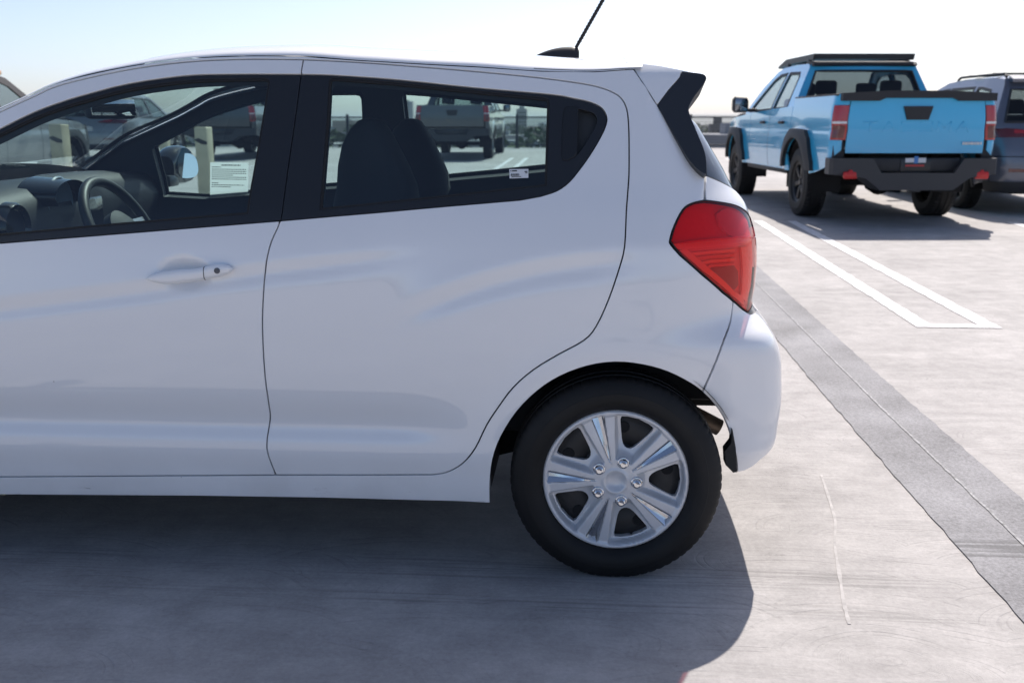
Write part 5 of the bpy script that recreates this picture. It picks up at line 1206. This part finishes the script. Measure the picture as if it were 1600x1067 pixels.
# --- sport utility vehicles
def suv(name, label, pm, loc, rz, L=4.85, hw=.96, zr=1.70, wb=2.85, rt=.37, roh=1.0, lamp='strip', rails=True, wheel_m=None):
    v = empty(name, loc, rz); tag(v, label, 'suv')
    tb_ = smooth_table([(.2, .10), (.35, .05), (.5, .02), (.7, .0), (.85, .0), (1.0, .012), (1.1, .03), (1.2, .06)])
    def base_(X, z):
        X = np.asarray(X, float); t = tb_(z)
        for c in (0, -wb): rr = np.sqrt((X-c)**2+(z-rt)**2); t = t-.02*np.exp(-((rr-rt-.10)/.10)**2)
        return t+.04*np.maximum(0, X-.1)**2+.05*np.maximum(0, -wb+.3-X)**2
    S_ = Surf(hw, base_, smooth_table([(.2, roh-.12), (.35, roh-.03), (.5, roh), (.75, roh-.01), (.95, roh-.06), (1.2, roh-.16)]), lambda z: .30+0*np.asarray(z), roh-.42, .40,
              smooth_table([(.2, -wb-.8), (.5, -wb-.95), (.8, -wb-.92), (1.0, -wb-.78), (1.2, -wb-.6)]), lambda z: .35+0*np.asarray(z), -wb-.35, .5, crown=.03)
    q1, q2_ = S_.q1, S_.q2+.003; ra = rt+.085; zb = 1.08; a_ = math.asin((.32-rt)/ra)
    def arc(c, n=20): return [(c+ra*math.cos(a), rt+ra*math.sin(a)) for a in np.linspace(math.pi-a_, a_, n)]
    rear_q = [(-.55, .32)]+arc(0)+[(ra+.1, .36), (q1-.25, .40), (q1-.25, .95), (q1-.25, zb), (-.55, zb)]
    drs = [(-.56, .32), (-.56, zb), (-2.25, zb-.04), (-2.25, .32)]; fen = [(-2.26, .32), (-2.26, zb-.04), (-wb-.3, zb-.10), (-wb-.55, zb-.22), (-wb-.58, .34)]+arc(-wb)
    hat = [(q1-.24, .72), (q2_, .72), (q2_, zb), (q1-.24, zb)]; bum = [(q1-.24, .30), (q2_, .28), (q2_, .715), (q1-.24, .715)]
    lam = [(q1-.34, .95), (q1+.28, .955), (q1+.50, .97), (q1+.50, 1.0), (q1+.20, 1.04), (q1-.10, 1.06), (q1-.38, 1.05)]
    nos = [(-wb-.585, .30), (S_.qf1-.1, .26), (S_.qf2, .26), (S_.qf2, zb-.14), (S_.qf1-.1, zb-.16), (-wb-.56, zb-.23)]
    for mir in (False, True):
        for nm, pl, mm in (('rear_quarter', rear_q, pm), ('door_skin', drs, pm), ('front_fender', fen, pm), ('tailgate_skin', hat, pm), ('bumper_skin', bum, pm), ('nose', nos, pm)):
            o = patch(nm, S_, pl, mm, v, step=.05, inset=.003, rim=.02, mirror=mir, key=(name, nm))
        patch('bumper_lower', S_, [(q1-.30, .28), (q2_, .26), (q2_, .40), (q1-.30, .41)], M_flare, v, step=.06, inset=0, rim=.02, off=.012, mirror=mir, key=(name, 'bl'))
        patch('reflector', S_, [(q1-.06, .53), (q1+.30, .53), (q1+.30, .565), (q1-.06, .57)], M_lampdark, v, step=.05, inset=0, rim=.006, off=.010, mirror=mir, key=(name, 'rf'))
        lo_ = patch('tail_light', S_, lam, M_lampdark, v, step=.03, inset=0, rim=.02, off=.012, mirror=mir, key=(name, 'lam'))
        patch('light_strip', S_, [(q1-.02, 1.0), (q1+.30, .998), (q1+.48, 1.0), (q1+.20, 1.03), (q1-.02, 1.045)], M_lampred, lo_, step=.03, inset=0, rim=.004, off=.016, mirror=mir, key=(name, 'ls'))
        patch('wheel_arch_trim', S_, arc(0)[::-1]+[(p[0]*1.10 if True else 0, rt+(p[1]-rt)*1.10) for p in arc(0)], M_flare, v, step=.05, inset=0, rim=.03, off=.014, mirror=mir, key=(name, 'wa'))
    d = zr-zb
    hwf = lambda X, z: hw-.045-.25*np.clip((np.asarray(z)-zb)/d, 0, 1)**1.1-.03*np.maximum(0, np.asarray(X, float)-.1)
    bx = lambda z: (roh-.14)-.34*np.clip((np.asarray(z)-zb)/d, 0, 1)
    side = [(roh-.14, zb), (roh-.24, zb+.22), (roh-.40, zr-.10), (roh-.48, zr-.03), (.2, zr-.0), (-.7, zr+.01), (-1.25, zr-.02), (-1.55, zr-.10), (-2.45, zb), (-2.5, zb-.03)]
    ws_ = [[(.50, zb+.05), (.30, zr-.17), (.0, zr-.13), (-.12, zr-.13), (-.16, zb+.05)], [(-.26, zb+.04), (-.24, zr-.12), (-1.0, zr-.12), (-1.06, zb+.02)], [(-1.15, zb+.02), (-1.10, zr-.12), (-1.35, zr-.135), (-1.55, zr-.20), (-2.2, zb+.04)]]
    greenhouse(v, side, ws_, hwf, pm, bx, (zb-.02, zr-.02), (zb+.06, zr-.16, .86), ((-1.35, zr-.04), (-2.45, zb)), .035, M_vglass, M_vrear)
    mb = MB(); mb.prism([(roh-.46, zr+.015), (roh-.34, zr-.03), (roh-.35, zr-.07), (roh-.50, zr-.06)], -hw+.34, hw-.34, 'y'); mb.build('roof_spoiler', pm, v, angle=20)
    if rails:
        for s in (-1, 1):
            h_ = hw-.36; pts = [(.42, s*h_, zr+.005), (.36, s*h_, zr+.035), (.25, s*h_, zr+.045), (-.9, s*h_, zr+.05), (-1.05, s*h_, zr+.04), (-1.12, s*h_, zr+.01)]
            mb = MB(); mb.tube(cr(pts, 3), .018, 8); mb.build('roof_rail', M_flare, v)
        for X in (.0, -.75): mb = MB(); mb.tube([(X, -hw+.36, zr+.06), (X, hw-.36, zr+.06)], .014, 8); mb.build('cross_bar', M_flare, v)
    secs = []
    for i in range(10):
        t = i/9; X = -2.4-1.15*t; h_ = hw*(.92-.14*t*t); zz = zb-.0-.10*t-.08*t**3; secs.append([(X-.15*(1-s*s)*t, s*h_, zz+.05*(1-s*s)) for s in np.linspace(-1, 1, 17)])
    mb = MB(); mb.loft(secs, close_ring=False); mb.build('hood', pm, v)
    for s in (-1, 1):
        mb = MB(); ell_loft(mb, [((-2.0, s*(hw-.02), zb+.05), .04, .03), ((-2.0, s*(hw+.05), zb+.08), .07, .075), ((-2.0, s*(hw+.16), zb+.09), .07, .08), ((-2.0, s*(hw+.19), zb+.09), .04, .05)], 16, 3); mb.build('door_mirror', pm, v)
    seats(v, (.1, -.65, -1.5), zb+.30, .38, .6)
    mb = MB(); mb.box((-.85, 0, .66), (3.0, 1.5, .62), .03); mb.box((-.9, 0, .35), (3.6, 1.3, .2), .03); mb.build('floor_pan', M_under, v)
    mb = MB(); mb.box((roh+.012, .0, .80), (.012, .31, .15), .003); mb.build('licence_plate', M_paper, v)
    wells(v, wb, rt, hw, rt+.075)
    p = alloy(v, (0, -hw+.13, rt-.005), rt, .235, .235, wheel_m or M_wheelblack, False, 5)
    for lo, fl in (((0, hw-.13, rt-.005), True), ((-wb, -hw+.13, rt-.005), False), ((-wb, hw-.13, rt-.005), True)): alloy(v, lo, 0, 0, 0, None, fl, proto=p)
    return v
M_slate = mat('slate_grey_paint', (.12, .13, .165), .3, metal=.35, coat=1)
s1_ = suv('slate_suv', 'slate grey suv with roof rails parked beside the blue pickup truck', M_slate, (5.98, 14.0, deck_z(14.0)), R(-90)+R(2))
mb = MB(); mb.box((.735, -.40, 1.40), (.006, .11, .11), .001, Euler((R(35), R(38), 0))); st_ = mb.build('glass_sticker', M_paper, s1_); st_['label'] = 'white diamond-shaped sticker on the rear window'
suv('grey_suv', 'light grey suv with red tail lights seen beneath the interior mirror', M_pewter, (-13.2, 27.3, deck_z(27.3)), R(-90), zr=1.74, wheel_m=M_wheelsilver)
# --- cream bollards
m_cream = mat('cream_sleeve', (.62, .55, .38), .55, vary=(6, .10)); m_band = mat('bollard_tape', (.03, .03, .032), .5)
for (u, y, h), lb in zip(((65, 13.0, 1.12), (304, 13.9, 1.07), (239, 22.7, 1.07)), ('cream bollard nearest the silver pickup truck', 'cream bollard standing left of the dark grey pickup truck tail', 'small distant cream bollard just above the far door mirror')):
    x = (u-911)/1592*y*1.0; b_ = empty('bollard', (x, y, deck_z(y)), R(-8)); tag(b_, lb, 'bollard', 'cream bollards')
    mb = MB(); mb.box((0, 0, h/2), (.185, .185, h), .018, seg=3); mb.build('sleeve', m_cream, b_)
    mb = MB(); mb.prism([(-.097, h-.17), (-.03, h-.15), (.097, h-.20), (.097, h-.24), (.02, h-.235), (-.06, h-.20)], -.097, -.09, 'y'); mb.build('tape_mark', m_band, b_, smooth=False)
    mb = MB(); mb.box((0, 0, .012), (.30, .30, .024), .004); mb.build('base_plate', M_bumper, b_)

# ================================================================== beyond the deck
gz = -15.0
def terrain():
    m = bpy.data.materials.new('city_ground'); m.use_nodes = True; n = m.node_tree.nodes; L = m.node_tree.links; b = n['Principled BSDF']
    tc = n.new('ShaderNodeTexCoord'); a = n.new('ShaderNodeTexNoise'); a.inputs['Scale'].default_value = .02; a.inputs['Detail'].default_value = 8; L.new(tc.outputs['Object'], a.inputs['Vector'])
    r = n.new('ShaderNodeValToRGB'); L.new(a.outputs['Fac'], r.inputs[0]); e = r.color_ramp.elements; e[0].position = .35; e[0].color = (.05, .065, .04, 1); e[1].position = .65; e[1].color = (.22, .20, .17, 1)
    L.new(r.outputs[0], b.inputs['Base Color']); b.inputs['Roughness'].default_value = .95; return m
S_ = 16000
g = mesh('ground', [(-S_, -S_, gz), (S_, -S_, gz), (S_, S_, gz), (-S_, S_, gz)], [(0, 1, 2, 3)], terrain(), None, False); g['kind'] = 'structure'
def hills(name, y, hmax, seed, col):
    r = np.random.default_rng(seed); xs = np.linspace(-9000, 9000, 160); h = np.zeros_like(xs)
    for k in range(1, 9): h += np.sin(xs/9000*math.pi*k*1.7+r.uniform(0, 6.28))*r.uniform(.3, 1)/k
    h = (h-h.min())/(h.max()-h.min())*hmax*.8+hmax*.2
    rows = [[(x, y-900, gz-2) for x in xs], [(x, y-400, gz+hh*.55) for x, hh in zip(xs, h)], [(x, y, gz+hh) for x, hh in zip(xs, h)], [(x, y+900, gz-2) for x in xs]]
    o = sheetgrid(name, rows, mat('hill_scrub', col, .95, vary=(.004, .3)), None); o['kind'] = 'structure'; return o
hills('hills', 9000, 66, 5, (.07, .08, .05)); hills('hills', 5200, 46, 11, (.06, .075, .045))
# town: blocks and tree masses, read as one mass at this distance
mtown = [mat('town_pale', (.50, .49, .47), .9), mat('town_brick', (.24, .17, .13), .9), mat('town_grey', (.26, .27, .29), .9)]
mbs = [MB(), MB(), MB()]
for i in range(900):
    d = 90+2600*rng.random()**1.6; a = rng.uniform(-1.0, .62); x, y = d*math.sin(a), d*math.cos(a)
    if y < 62: continue
    hgt = rng.uniform(4, 11) if rng.random() < .93 else rng.uniform(10, 17); w_, l_ = rng.uniform(8, 30), rng.uniform(8, 26)
    hgt = min(hgt, 14.2+d*.004)
    mbs[int(rng.integers(0, 3))].box((x, y, gz+hgt/2), (w_, l_, hgt), 0, Euler((0, 0, rng.uniform(0, 1.5))))
    if rng.random() < .5: mbs[2].box((x+rng.uniform(-2, 2), y, gz+hgt+.6), (w_*.3, l_*.3, 1.4))
for k, b_ in enumerate(mbs): o = b_.build('town_blocks', mtown[k], None, smooth=False, recalc=False); tag(o, ('pale', 'brick brown', 'grey')[k]+' roofs of the far-off town beyond the deck fence', 'town', kind='stuff')
# street trees: crowns of many small faces
mb = MB(); V = []; F = []
for i in range(1900):
    d = 70+1500*rng.random()**1.5; a = rng.uniform(-1.0, .6); x, y = d*math.sin(a), d*math.cos(a)
    if y < 55: continue
    hh = rng.uniform(7, 14.6); rr = rng.uniform(2.0, 4.2)
    nf = 60 if d < 260 else 22
    for k in range(nf):
        u = rng.normal(size=3); u /= np.linalg.norm(u); rad = rng.uniform(.55, 1.05)
        c = np.array([x, y, gz+hh-rr*.9])+u*np.array([rr, rr, rr*1.0])*rad; s = rng.uniform(.5, 1.0)*(1 if d < 260 else 1.7)
        t1 = rng.normal(size=3); t1 /= np.linalg.norm(t1); t2 = np.cross(t1, u+.3*rng.normal(size=3)); t2 /= max(np.linalg.norm(t2), 1e-6)
        n0 = len(V); V += [c-t1*s, c+t2*s, c+t1*s, c-t2*s*.8]; F.append((n0, n0+1, n0+2, n0+3))
    n0 = len(V); V += [np.array([x-.25, y, gz]), np.array([x+.25, y, gz]), np.array([x+.15, y, gz+hh-rr]), np.array([x-.15, y, gz+hh-rr])]; F.append((n0, n0+1, n0+2, n0+3))
o = mesh('town_trees', V, F, mat('far_foliage', (.055, .085, .035), .9, vary=(.2, .35)), None, False); tag(o, 'dark green tree crowns of the town beyond the deck fence', 'trees', kind='stuff')
# one slim tower block on the skyline
def tower(u, y, w_, d_, h, label, nx, nz, name='tower_block', mt=None):
    x = (u-911)/1592*y; t = empty(name, (x, y, gz)); tag(t, label, 'building')
    mb = MB(); mb.box((0, 0, h/2), (w_, d_, h), .2); mb.box((0, 0, h+1.2), (w_*.5, d_*.5, 2.6), .1); mb.build('wall', mt or mat('tower_concrete', (.34, .33, .32), .8), t)
    first = None
    for i in range(nx):
        for j in range(nz):
            lx = -w_/2+(i+.5)*w_/nx; lz = 3+(j+.5)*(h-5)/nz
            if first is None:
                mb = MB(); mb.box((0, 0, 0), (w_/nx*.62, .3, (h-5)/nz*.5)); first = mb.build('window', mat('tower_glass', (.03, .04, .05), .15), t); c = first
            else: c = first.copy(); COL.objects.link(c); c.parent = t
            c.location = (lx, -d_/2-.1, lz)
tower(815.5, 900, 9.0, 12, 26.5, 'slim concrete tower block on the skyline right of the grey pickup', 4, 8)
tower(1118, 420, 6.2, 8, 15.0, 'dark narrow block on the skyline just left of the blue pickup', 3, 5, mt=mat('dark_concrete', (.07, .075, .08), .8))
# concrete pier at the fence, lit and shaded sides painted apart, left of the grey pickup
x = (628-911)/1592*34.6; pr = empty('deck_pier', (x, 34.9, deck_z(34.9))); tag(pr, 'pale concrete pier at the fence between the front seat and the grey pickup', 'pier')
mb = MB(); mb.box((-.04, 0, .82), (.36, .5, 1.64), .01); mb.build('pier_shaded_side', mat('pier_shade_grey', (.16, .165, .175), .8), pr)  # shaded side of the pier, its shade put into the grey
mb = MB(); mb.box((.235, 0, .80), (.17, .42, 1.60), .01); mb.build('pier_lit_side', mat('pier_lit_white', (.62, .60, .57), .8), pr)  # sunlit side of the same pier, the light put into the white
# ---- haze: one closed box of even thin air
hz = MB(); hz.box((0, 0, 22), (33000, 33000, 76)); ho = hz.build('haze', None, None, smooth=False); ho['kind'] = 'stuff'; ho['label'] = 'thin pale haze over the town'; ho['category'] = 'haze'
hm = bpy.data.materials.new('haze_air'); hm.use_nodes = True; n = hm.node_tree.nodes; n.remove(n['Principled BSDF']); pv = n.new('ShaderNodeVolumePrincipled')
pv.inputs['Color'].default_value = (.92, .95, 1, 1); pv.inputs['Density'].default_value = 1.3e-4; pv.inputs['Anisotropy'].default_value = .2; hm.node_tree.links.new(pv.outputs[0], n['Material Output'].inputs['Volume']); ho.data.materials.append(hm)
